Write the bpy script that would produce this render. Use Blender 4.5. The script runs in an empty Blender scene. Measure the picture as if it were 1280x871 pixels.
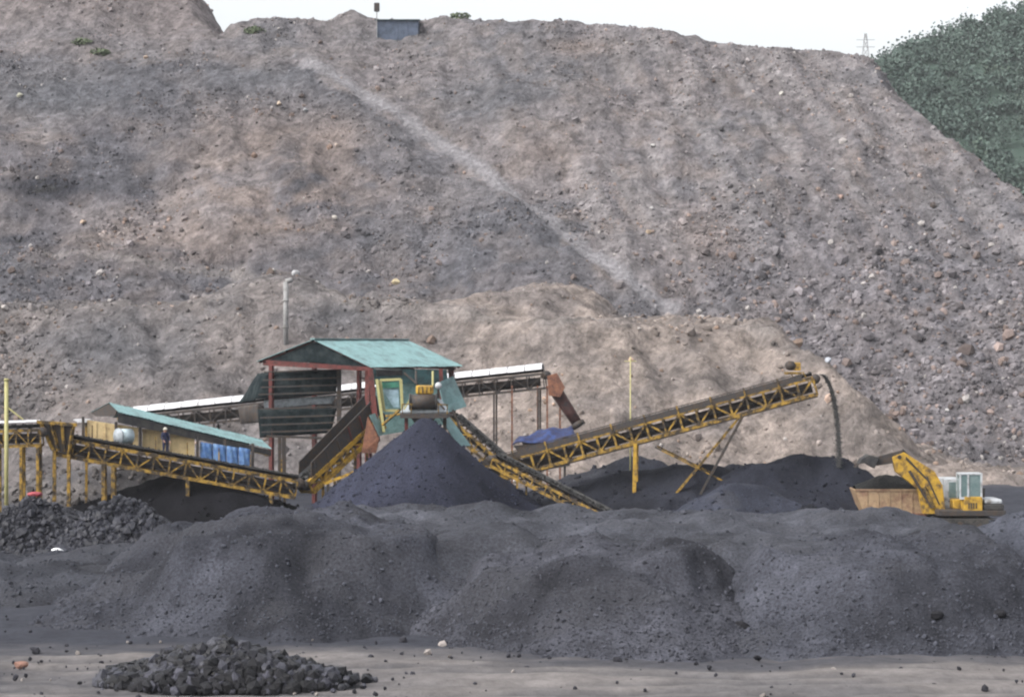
import bpy, bmesh, math, random
import numpy as np
from mathutils import Vector, Matrix

random.seed(7)
RNG = np.random.default_rng(7)
S = bpy.context.scene
COL = S.collection

# ------------------------------------------------------------------ camera, world, sun, exposure
F, CH, CX, CY = 2887.0, 9.9, 640.0, 435.5      # focal length in photo pixels, eye height (m), principal point
cam = bpy.data.cameras.new('camera')
cam.sensor_width = 36.0
cam.lens = 36.0 * F / 1280.0
cam.clip_start = 0.5
cam.clip_end = 6000
camo = bpy.data.objects.new('camera', cam)
COL.objects.link(camo)
camo.location = (0, 0, CH)
camo.rotation_euler = (math.radians(90), 0, 0)
S.camera = camo

SUN_DIR = Vector((-0.62, -0.42, 0.80)).normalized()      # towards the sun
W = bpy.data.worlds.new('World')
S.world = W
W.use_nodes = True
wn, wl = W.node_tree.nodes, W.node_tree.links
wn.clear()
sky = wn.new('ShaderNodeTexSky')
sky.sky_type = 'NISHITA'
sky.sun_disc = False
sky.sun_elevation = math.asin(SUN_DIR.z)
sky.sun_rotation = math.atan2(SUN_DIR.x, SUN_DIR.y)
sky.dust_density = 5.0
sky.air_density = 1.0
hsv = wn.new('ShaderNodeHueSaturation')
hsv.inputs['Saturation'].default_value = 0.2
bg = wn.new('ShaderNodeBackground')
bg.inputs['Strength'].default_value = 0.15
wo = wn.new('ShaderNodeOutputWorld')
wl.new(sky.outputs[0], hsv.inputs['Color'])
wl.new(hsv.outputs[0], bg.inputs['Color'])
wl.new(bg.outputs[0], wo.inputs['Surface'])

sun = bpy.data.lights.new('sun', 'SUN')
sun.energy = 0.7
sun.angle = math.radians(24)
sun.color = (1.0, 0.96, 0.90)
suno = bpy.data.objects.new('sun', sun)
COL.objects.link(suno)
suno.rotation_euler = SUN_DIR.to_track_quat('Z', 'Y').to_euler()
suno.location = (-60, -40, 120)

S.view_settings.view_transform = 'Standard'
S.view_settings.look = 'None'
S.view_settings.exposure = 1.2
S.view_settings.gamma = 1.0
S.view_settings.use_curve_mapping = False
S.render.engine = 'CYCLES'
S.cycles.use_denoising = True
S.cycles.max_bounces = 6
S.cycles.diffuse_bounces = 3
S.cycles.volume_bounces = 1
S.cycles.filter_width = 2.2


# ------------------------------------------------------------------ helpers
def at(px, py, d):
    """the point d metres from the camera that the photo shows at (px, py)"""
    return Vector(((px - CX) / F * d, d, CH - (py - CY) / F * d))


def tag(o, label=None, cat=None, group=None, kind=None):
    if label: o['label'] = label
    if cat: o['category'] = cat
    if group: o['group'] = group
    if kind: o['kind'] = kind
    return o


def empty(name, loc, label, cat, group=None):
    o = bpy.data.objects.new(name, None)
    o.empty_display_size = 0.3
    COL.objects.link(o)
    o.location = loc
    return tag(o, label, cat, group)


def origin_of(o):
    v = Vector((0, 0, 0))
    while o is not None:
        v = v + Vector(o.location)
        o = o.parent
    return v


class MB:
    def __init__(self):
        self.v, self.f = [], []

    def add(self, vs, fs):
        n = len(self.v)
        self.v.extend([tuple(v) for v in vs])
        self.f.extend([tuple(i + n for i in f) for f in fs])
        return self

    def box(self, c, sx, sy, sz, M=None):
        c = Vector(c)
        vs = []
        for x in (-.5, .5):
            for y in (-.5, .5):
                for z in (-.5, .5):
                    p = Vector((x * sx, y * sy, z * sz))
                    if M is not None: p = M @ p
                    vs.append(c + p)
        return self.add(vs, [(0, 1, 3, 2), (4, 6, 7, 5), (0, 4, 5, 1), (2, 3, 7, 6), (0, 2, 6, 4), (1, 5, 7, 3)])

    def bar(self, p0, p1, w, h=None, up=(0, 0, 1)):
        p0, p1 = Vector(p0), Vector(p1)
        h = h or w
        t = (p1 - p0).normalized()
        u = Vector(up)
        if abs(t.dot(u)) > .97: u = Vector((0, 1, 0))
        s = t.cross(u).normalized()
        u = s.cross(t).normalized()
        vs = []
        for p in (p0, p1):
            for a, b in ((-1, -1), (1, -1), (1, 1), (-1, 1)):
                vs.append(p + s * (a * w / 2) + u * (b * h / 2))
        return self.add(vs, [(3, 2, 1, 0), (4, 5, 6, 7), (0, 1, 5, 4), (1, 2, 6, 5), (2, 3, 7, 6), (3, 0, 4, 7)])

    def tube(self, p0, p1, r, n=10, r2=None):
        p0, p1 = Vector(p0), Vector(p1)
        r2 = r if r2 is None else r2
        t = (p1 - p0).normalized()
        u = Vector((0, 0, 1)) if abs(t.z) < .95 else Vector((1, 0, 0))
        s = t.cross(u).normalized()
        u = s.cross(t)
        vs = []
        for p, rr in ((p0, r), (p1, r2)):
            for k in range(n):
                a = 2 * math.pi * k / n
                vs.append(p + s * (rr * math.cos(a)) + u * (rr * math.sin(a)))
        fs = [(k, (k + 1) % n, n + (k + 1) % n, n + k) for k in range(n)]
        fs += [tuple(range(n))[::-1], tuple(range(n, 2 * n))]
        return self.add(vs, fs)

    def slab(self, pts, t):
        pts = [Vector(p) for p in pts]
        nrm = (pts[1] - pts[0]).cross(pts[2] - pts[0]).normalized()
        n = len(pts)
        vs = [p - nrm * (t / 2) for p in pts] + [p + nrm * (t / 2) for p in pts]
        fs = [tuple(range(n))[::-1], tuple(range(n, 2 * n))]
        fs += [(k, (k + 1) % n, n + (k + 1) % n, n + k) for k in range(n)]
        return self.add(vs, fs)

    def sheet(self, a, b, c, d, nu, nv, fn, t):
        """a bent sheet over the quad a-b-c-d (a->b runs u, a->d runs v); fn(u, v) moves it along the normal"""
        a, b, c, d = map(Vector, (a, b, c, d))
        nrm = (b - a).cross(d - a).normalized()
        vs = []
        for k in (0, 1):
            for j in range(nv + 1):
                for i in range(nu + 1):
                    u, v = i / nu, j / nv
                    p = (a * (1 - u) + b * u) * (1 - v) + (d * (1 - u) + c * u) * v
                    vs.append(p + nrm * (fn(u, v) + (k - .5) * t))
        m, N = nu + 1, (nu + 1) * (nv + 1)
        fs = []
        for j in range(nv):
            for i in range(nu):
                q = j * m + i
                fs.append((q, q + m, q + m + 1, q + 1))
                fs.append((N + q, N + q + 1, N + q + m + 1, N + q + m))
        ring = [i for i in range(m)] + [j * m + nu for j in range(1, nv + 1)] + \
               [nv * m + i for i in range(nu - 1, -1, -1)] + [j * m for j in range(nv - 1, 0, -1)]
        for k in range(len(ring)):
            p, q = ring[k], ring[(k + 1) % len(ring)]
            fs.append((p, q, N + q, N + p))
        return self.add(vs, fs)

    def build(self, name, mat, parent=None, smooth=False, bevel=0.0, label=None):
        o0 = origin_of(parent) if parent is not None else Vector((0, 0, 0))
        me = bpy.data.meshes.new(name)
        me.from_pydata([(v[0] - o0.x, v[1] - o0.y, v[2] - o0.z) for v in self.v], [], self.f)
        if bevel:
            bm = bmesh.new(); bm.from_mesh(me)
            bmesh.ops.bevel(bm, geom=list(bm.edges), offset=bevel, segments=2, profile=.6, affect='EDGES', clamp_overlap=True)
            bm.to_mesh(me); bm.free()
        if smooth:
            me.polygons.foreach_set('use_smooth', [True] * len(me.polygons))
        me.materials.append(mat)
        o = bpy.data.objects.new(name, me)
        COL.objects.link(o)
        if parent is not None: o.parent = parent
        if label: o['label'] = label
        return o


# value noise
LAT = RNG.random((256, 256))


def vnoise(x, y, seed=0):
    x = np.asarray(x, float) + seed * 17.31
    y = np.asarray(y, float) + seed * 9.77
    xi, yi = np.floor(x).astype(int), np.floor(y).astype(int)
    fx, fy = x - xi, y - yi
    fx = fx * fx * fx * (fx * (fx * 6 - 15) + 10)
    fy = fy * fy * fy * (fy * (fy * 6 - 15) + 10)
    g = lambda a, b: LAT[a & 255, b & 255]
    return ((g(xi, yi) * (1 - fx) + g(xi + 1, yi) * fx) * (1 - fy) +
            (g(xi, yi + 1) * (1 - fx) + g(xi + 1, yi + 1) * fx) * fy) * 2 - 1


def fbm(x, y, freq, octv=4, seed=0, gain=.5):
    x, y = np.asarray(x, float), np.asarray(y, float)
    r, a = 0, 1.0
    for k in range(octv):
        r = r + a * vnoise(x * freq, y * freq, seed + k * 3)
        freq *= 2.03; a *= gain
    return r


def smax(a, b, k):
    h = np.clip(.5 + .5 * (a - b) / k, 0, 1)
    return b * (1 - h) + a * h + k * h * (1 - h)


def smin(a, b, k): return -smax(-a, -b, k)


def sstep(a, b, x):
    t = np.clip((np.asarray(x, float) - a) / (b - a), 0, 1)
    return t * t * (3 - 2 * t)


def mesh_np(name, verts, faces, mat, colors=None, smooth=False, parent=None):
    """faces: (n, k) array, all of one size"""
    verts = np.asarray(verts, np.float32); faces = np.asarray(faces, np.int32)
    if parent is not None:
        verts = verts - np.array(origin_of(parent), np.float32)
    me = bpy.data.meshes.new(name)
    n, k = faces.shape
    me.vertices.add(len(verts)); me.vertices.foreach_set('co', verts.ravel())
    me.loops.add(n * k); me.loops.foreach_set('vertex_index', faces.ravel())
    me.polygons.add(n); me.polygons.foreach_set('loop_start', np.arange(0, n * k, k, dtype=np.int32))
    me.update(calc_edges=True)
    me.polygons.foreach_set('use_smooth', np.full(n, smooth))
    if colors is not None:
        at_ = me.attributes.new('soil', 'FLOAT_COLOR', 'POINT')
        c4 = np.ones((len(verts), 4), np.float32); c4[:, :3] = colors
        at_.data.foreach_set('color', c4.ravel())
    me.materials.append(mat)
    o = bpy.data.objects.new(name, me)
    COL.objects.link(o)
    if parent is not None: o.parent = parent
    return o


def grid_faces(nx, ny):
    i, j = np.meshgrid(np.arange(nx - 1), np.arange(ny - 1), indexing='xy')
    q = (j * nx + i).ravel()
    return np.stack([q, q + 1, q + nx + 1, q + nx], 1)


# ------------------------------------------------------------------ materials
def mat(name, col, rough=.8, col2=None, scale=4.0, lo=.45, hi=.65, metal=0.0, bump=0.0, bscale=20.0, spec=.3,
        attr=False, fine=0.0, fscale=10.0, stretch=None):
    m = bpy.data.materials.new(name)
    m.use_nodes = True
    nt = m.node_tree; n, l = nt.nodes, nt.links
    p = n['Principled BSDF']
    p.inputs['Roughness'].default_value = rough
    p.inputs['Metallic'].default_value = metal
    p.inputs['Specular IOR Level'].default_value = spec
    tc = n.new('ShaderNodeTexCoord')
    src = tc.outputs['Object']
    if stretch:
        mp = n.new('ShaderNodeMapping'); mp.inputs['Scale'].default_value = stretch
        l.new(src, mp.inputs['Vector']); src = mp.outputs[0]
    if attr:
        a = n.new('ShaderNodeAttribute'); a.attribute_name = 'soil'
        c = a.outputs['Color']
    else:
        r = n.new('ShaderNodeRGB'); r.outputs[0].default_value = (*col, 1)
        c = r.outputs[0]
    if col2 is not None:
        t = n.new('ShaderNodeTexNoise'); t.inputs['Scale'].default_value = scale
        t.inputs['Detail'].default_value = 5; t.inputs['Roughness'].default_value = .62
        l.new(src, t.inputs['Vector'])
        mr = n.new('ShaderNodeMapRange'); mr.inputs['From Min'].default_value = lo; mr.inputs['From Max'].default_value = hi
        l.new(t.outputs['Fac'], mr.inputs['Value'])
        mx = n.new('ShaderNodeMix'); mx.data_type = 'RGBA'
        l.new(mr.outputs[0], mx.inputs['Factor']); l.new(c, mx.inputs['A'])
        mx.inputs['B'].default_value = (*col2, 1)
        c = mx.outputs['Result']
    if fine:
        t = n.new('ShaderNodeTexNoise'); t.inputs['Scale'].default_value = fscale
        t.inputs['Detail'].default_value = 6; t.inputs['Roughness'].default_value = .7
        l.new(src, t.inputs['Vector'])
        mr = n.new('ShaderNodeMapRange'); mr.inputs['From Min'].default_value = .3; mr.inputs['From Max'].default_value = .7
        mr.inputs['To Min'].default_value = 1 - fine; mr.inputs['To Max'].default_value = 1 + fine
        l.new(t.outputs['Fac'], mr.inputs['Value'])
        mx = n.new('ShaderNodeVectorMath'); mx.operation = 'SCALE'
        l.new(c, mx.inputs[0]); l.new(mr.outputs[0], mx.inputs['Scale'])
        c = mx.outputs[0]
    l.new(c, p.inputs['Base Color'])
    if bump:
        t = n.new('ShaderNodeTexNoise'); t.inputs['Scale'].default_value = bscale
        t.inputs['Detail'].default_value = 5; t.inputs['Roughness'].default_value = .65
        l.new(src, t.inputs['Vector'])
        b = n.new('ShaderNodeBump'); b.inputs['Strength'].default_value = 1.0; b.inputs['Distance'].default_value = bump
        l.new(t.outputs['Fac'], b.inputs['Height']); l.new(b.outputs[0], p.inputs['Normal'])
    return m


M = {}
M['soil'] = mat('spoil_soil', (.25, .23, .22), .95, attr=True, fine=.42, fscale=1.8, bump=.45, bscale=1.9, spec=.1)
M['rock'] = mat('spoil_rock', (.25, .23, .22), .9, attr=True, fine=.2, fscale=6, bump=.03, bscale=9, spec=.08)
M['ground'] = mat('dirt_ground', (.3, .28, .26), .95, attr=True, fine=.22, fscale=2.2, bump=.05, bscale=6, spec=.05)
M['coal'] = mat('coal_fines', (.060, .062, .072), .8, attr=True, fine=.55, fscale=9, bump=.075, bscale=15, spec=.06)
M['lump'] = mat('coal_lump', (.045, .046, .055), .42, attr=True, fine=.35, fscale=9, bump=.02, bscale=25, spec=.22)
M['black'] = mat('black_coal', (.02, .02, .024), .7, fine=.3, fscale=8, bump=.04, bscale=12, spec=.25)
M['yellow'] = mat('worn_yellow_paint', (.29, .175, .028), .7, (.035, .026, .018), 2.6, .40, .58, fine=.3, fscale=7, spec=.3)
M['yellow_clean'] = mat('yellow_paint', (.42, .25, .025), .6, (.09, .055, .025), 3.0, .43, .66, fine=.15, fscale=7, spec=.4)
M['dark_steel'] = mat('grimy_steel', (.045, .042, .042), .6, (.06, .045, .035), 4, .45, .6, fine=.2, fscale=12, spec=.15)
M['belt'] = mat('rubber_belt', (.025, .025, .028), .75, (.05, .048, .045), 3, .4, .6, spec=.25)
M['teal'] = mat('teal_roof_paint', (.14, .235, .24), .6, (.085, .125, .13), 1.1, .46, .72, fine=.2, fscale=3, spec=.35)
M['teal_dark'] = mat('dark_teal_sheet', (.03, .075, .08), .7, (.018, .035, .038), 2.0, .4, .65, fine=.2, spec=.3)
M['red'] = mat('red_oxide_steel', (.115, .03, .027), .7, (.05, .022, .02), 3, .42, .65, fine=.2, spec=.25)
M['rust'] = mat('rusty_chute', (.22, .10, .06), .8, (.10, .05, .04), 3, .4, .65, fine=.25, spec=.2)
M['tarp'] = mat('dark_shade_cloth', (.010, .015, .017), .9, (.026, .034, .036), 1.6, .42, .62, fine=.25, fscale=5, bump=.03, bscale=4, spec=.05)
M['white'] = mat('dusty_white_sheet', (.56, .56, .58), .6, (.26, .25, .25), 1.2, .5, .75, fine=.12, fscale=4, spec=.3)
M['cream'] = mat('cream_panel', (.56, .43, .23), .65, (.30, .20, .11), 1.8, .52, .74, fine=.18, fscale=4, spec=.25)
M['blue'] = mat('blue_tarpaulin', (.045, .11, .27), .65, (.10, .18, .30), 3, .42, .65, fine=.25, fscale=5, bump=.05, bscale=5, spec=.35)
M['navy'] = mat('navy_tarpaulin', (.016, .02, .06), .65, (.02, .04, .13), 2.2, .45, .6, fine=.2, bump=.05, bscale=4, spec=.3)
M['frame'] = mat('pale_yellow_frame', (.33, .31, .14), .6, (.3, .26, .12), 3, .5, .7, fine=.15, spec=.3)
M['grey'] = mat('grey_paint', (.30, .33, .36), .55, (.18, .2, .21), 3, .45, .65, fine=.15, spec=.35)
M['glass'] = mat('cab_glass', (.10, .15, .15), .12, (.16, .21, .21), 1.5, .4, .6, spec=.6)
M['truckbed'] = mat('tan_truck_body', (.33, .23, .14), .65, (.18, .10, .07), 2.2, .45, .7, fine=.2, fscale=5, spec=.25)
M['cab_white'] = mat('white_cab_paint', (.40, .42, .44), .45, (.16, .15, .14), 2.5, .47, .66, spec=.4)
M['tyre'] = mat('tyre_rubber', (.025, .025, .025), .85, (.06, .055, .05), 5, .4, .6, spec=.2)
M['skin'] = mat('skin', (.30, .17, .11), .6, spec=.3)
M['cloth_navy'] = mat('navy_workwear', (.018, .022, .055), .9, (.03, .035, .07), 8, .4, .6, spec=.15)
M['helmet'] = mat('pale_helmet', (.55, .52, .45), .5, spec=.4)
M['hut'] = mat('slate_blue_sheet', (.085, .105, .15), .75, (.05, .065, .09), 1.3, .42, .64, fine=.2, spec=.2)
M['concrete'] = mat('grey_pipe', (.24, .24, .24), .8, (.16, .155, .15), 2, .45, .65, fine=.15, spec=.2)
M['hill'] = mat('wooded_hill_soil', (.05, .074, .060), .95, (.044, .066, .054), .2, .4, .6, spec=.1)
M['leaf'] = mat('leaf', (.05, .09, .05), .75, attr=True, spec=.2)
M['bagwhite'] = mat('white_sack', (.75, .76, .78), .6, (.5, .5, .5), 4, .5, .7, bump=.03, bscale=6, spec=.3)
M['bagred'] = mat('red_sack', (.28, .05, .06), .6, (.18, .035, .05), 4, .5, .7, bump=.03, bscale=6, spec=.3)

# ------------------------------------------------------------------ rocks (shared shapes)
_t = (1 + 5 ** .5) / 2
ICO = np.array([(-1, _t, 0), (1, _t, 0), (-1, -_t, 0), (1, -_t, 0), (0, -1, _t), (0, 1, _t), (0, -1, -_t), (0, 1, -_t),
                (_t, 0, -1), (_t, 0, 1), (-_t, 0, -1), (-_t, 0, 1)]) / math.sqrt(1 + _t * _t)
ICOF = np.array([(0, 11, 5), (0, 5, 1), (0, 1, 7), (0, 7, 10), (0, 10, 11), (1, 5, 9), (5, 11, 4), (11, 10, 2), (10, 7, 6), (7, 1, 8),
                 (3, 9, 4), (3, 4, 2), (3, 2, 6), (3, 6, 8), (3, 8, 9), (4, 9, 5), (2, 4, 11), (6, 2, 10), (8, 6, 7), (9, 8, 1)])
SHAPES = []
for _k in range(14):
    s_ = ICO * (1 + RNG.uniform(-.32, .30, (12, 1))) * RNG.uniform(.65, 1.15, (1, 3))
    s_ = np.sign(s_) * np.abs(s_) ** .85
    SHAPES.append(s_)
SHAPES = np.array(SHAPES)


def rotmats(n):
    q = RNG.normal(size=(n, 4)); q /= np.linalg.norm(q, axis=1)[:, None]
    w, x, y, z = q.T
    return np.stack([1 - 2 * (y * y + z * z), 2 * (x * y - w * z), 2 * (x * z + w * y),
                     2 * (x * y + w * z), 1 - 2 * (x * x + z * z), 2 * (y * z - w * x),
                     2 * (x * z - w * y), 2 * (y * z + w * x), 1 - 2 * (x * x + y * y)], 1).reshape(n, 3, 3)


def rock_mass(name, pos, size, colors, material, parent=None):
    n = len(pos)
    base = SHAPES[RNG.integers(0, len(SHAPES), n)]
    v = np.einsum('nij,nkj->nki', rotmats(n), base) * size[:, None, None] + pos[:, None, :]
    f = ICOF[None] + (np.arange(n) * 12)[:, None, None]
    return mesh_np(name, v.reshape(-1, 3), f.reshape(-1, 3), material, np.repeat(colors, 12, axis=0), parent=parent)


def one_rock(name, loc, r, col, material, squash=(1, 1, .8), parent=None, seed=0, sub=2):
    rs = np.random.default_rng(seed)
    bm = bmesh.new()
    bmesh.ops.create_icosphere(bm, subdivisions=sub, radius=1)
    ax = rs.normal(size=(11, 3)); ax /= np.linalg.norm(ax, axis=1)[:, None]
    cut = rs.uniform(.55, .92, 11)
    for v in bm.verts:                                   # chop with planes: flat broken faces
        p = np.array(v.co)
        for a, c in zip(ax, cut):
            d = p @ a
            if d > c: p = p - a * (d - c)
        p = p * np.array(squash) + rs.normal(size=3) * .02
        v.co = p * r
    me = bpy.data.meshes.new(name)
    bm.to_mesh(me); bm.free()
    a = me.attributes.new('soil', 'FLOAT_COLOR', 'POINT')
    for d in a.data: d.color = (*col, 1)
    me.materials.append(material)
    o = bpy.data.objects.new(name, me)
    COL.objects.link(o)
    if parent is not None:
        o.parent = parent; loc = Vector(loc) - origin_of(parent)
    o.location = loc
    return o


# ------------------------------------------------------------------ the spoil heap: one heightfield of stacked tips
def lip(points, yb, t, z0=0.0):
    """rim heights of a tipped slope that starts at distance yb, height z0, and rises at slope t, from where its rim shows"""
    xs, hs = [], []
    for px, row in points:
        k = (CY - row) / F
        h = (CH + k * (yb - z0 / t)) / (1 - k / t)
        y = yb + (h - z0) / t
        xs.append((px - CX) / F * y); hs.append(h)
    return np.array(xs), np.array(hs)


LB = lip([(-300, 45), (200, 45), (285, 44), (300, 36), (335, 25), (400, 25), (440, 15), (462, 24), (530, 24), (560, 18), (600, 19), (640, 33), (680, 28),
          (720, 27), (800, 35), (850, 45), (880, 52), (905, 56), (930, 52), (960, 58), (1000, 60), (1040, 63), (1075, 68), (1095, 80), (1130, 112),
          (1165, 140), (1200, 170), (1240, 205), (1280, 235), (1350, 300), (1500, 425), (1700, 560)], 194, .72)
LP = lip([(-500, -140), (-200, -110), (0, -60), (150, -40), (235, -3), (265, 28), (300, 66), (330, 95), (420, 160), (600, 260), (800, 400)], 246, .75, 37.6)
LA = lip([(-500, 60), (-200, 66), (0, 70), (100, 72), (200, 77), (300, 82), (385, 90), (420, 107), (500, 157), (600, 222), (700, 300), (760, 345), (830, 395),
          (900, 440), (1000, 510), (1300, 700)], 210.8, .74, 13.0)
LL = lip([(-500, 392), (-200, 390), (0, 388), (200, 382), (300, 352), (335, 343), (362, 343), (440, 374), (560, 386), (660, 398), (760, 403), (850, 400), (960, 408),
          (1000, 430), (1080, 500), (1180, 572), (1250, 592), (1500, 640)], 166, .80)
LM = lip([(500, 420), (560, 394), (640, 364), (700, 355), (732, 368), (762, 396), (800, 430), (900, 520)], 184, .62, 11.0)
LM = (np.concatenate([[LM[0][0] - 14, LM[0][0] - 6], LM[0], [LM[0][-1] + 4]]), np.concatenate([[-8, 4], LM[1], [-8]]))


def hill_z(x, y, tips=False):
    x, y = np.asarray(x, float), np.asarray(y, float)
    wx = x + 1.6 * fbm(x, y, .09, 3, 5)
    wy = y + 1.3 * fbm(x, y, .07, 3, 9) + .5 * vnoise(x * .42 + y * .12, y * .10, 3) + .22 * vnoise(x * 1.3, y * .16, 13)

    def mass(L, yb, t, z0, plateau, k=.8, ramp=0.0):
        h = np.interp(wx, *L)
        yc = yb + (h - z0) / t
        h2 = h + ramp * np.clip(wy - yc, 0, plateau)
        z = smin(z0 + (wy - yb) * t, h2, k)
        ye = yc + plateau
        return np.where(wy > ye, z - (wy - ye) * .75, z)
    mB, mP, mA = mass(LB, 194, .72, 0, 10), mass(LP, 246, .75, 37.6, 10), mass(LA, 210.8, .74, 13.0, 9, ramp=.45)
    mM, mL = mass(LM, 184, .62, 11.0, 20), mass(LL, 166, .80, 0, 40)
    if tips:                                     # which tip lies on top here
        st = np.stack([mB, mP, mA, mM, mL])
        st = st - st.max(0)
        w = np.exp(st / .7)
        return w / w.sum(0)
    z = smax(mB, mP, 1.0)
    z = smax(z, mA, 1.2)
    z = smax(z, mM, .8)
    z = smax(z, mL, .6)
    z = z + .55 * fbm(x, y, .16, 3, 21) + .28 * fbm(x, y, .6, 3, 31) + .12 * fbm(x, y, 1.9, 2, 41)
    e = sstep(78, 62, np.abs(x))
    return z * e - (1 - e) * 2


gx = np.arange(-80, 80.01, .42)
gy = np.arange(158, 345, .42)
GX, GY = np.meshgrid(gx, gy, indexing='xy')
HZ = hill_z(GX, GY)


def hz_lookup(x, y):
    i = np.clip((np.asarray(x, float) - gx[0]) / .42, 0, len(gx) - 1.001); j = np.clip((np.asarray(y, float) - gy[0]) / .42, 0, len(gy) - 1.001)
    a, b = i.astype(int), j.astype(int); u, v = i - a, j - b
    return (HZ[b, a] * (1 - u) + HZ[b, a + 1] * u) * (1 - v) + (HZ[b + 1, a] * (1 - u) + HZ[b + 1, a + 1] * u) * v


def on_hill(px, py):
    """where the line of sight through (px, py) meets the spoil heap"""
    d = np.arange(160, 340, .1)
    z = CH - (py - CY) / F * d
    x = (px - CX) / F * d
    hit = np.nonzero(hz_lookup(x, d) >= z)[0]
    k = hit[0] if len(hit) else len(d) - 1
    return Vector((x[k], d[k], float(hz_lookup(x[k], d[k]))))


def line_dist(pts_px, X, Y, Z):
    pts = [np.array(on_hill(*p)) for p in pts_px]
    P3 = np.stack([X, Y, Z], -1)
    best = np.full(X.shape, 1e9)
    for a, b in zip(pts[:-1], pts[1:]):
        ab = b - a
        t = np.clip(((P3 - a) @ ab) / (ab @ ab + 1e-9), 0, 1)
        best = np.minimum(best, np.linalg.norm(P3 - a - t[..., None] * ab, axis=-1))
    return best


def blob(px, py, rad, X, Y, Z, sx=1.0):
    c = np.array(on_hill(px, py))
    return np.exp(-(((X - c[0]) / sx) ** 2 + ((Z - c[2]) * 1.2) ** 2 + ((Y - c[1]) * .3) ** 2) / rad ** 2)


def mixc(c, col, w): return c * (1 - w[..., None]) + np.array(col) * w[..., None]


TRACK = [(385, 80), (432, 103), (512, 153), (612, 218), (702, 288), (772, 341), (812, 370), (836, 385)]


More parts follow.
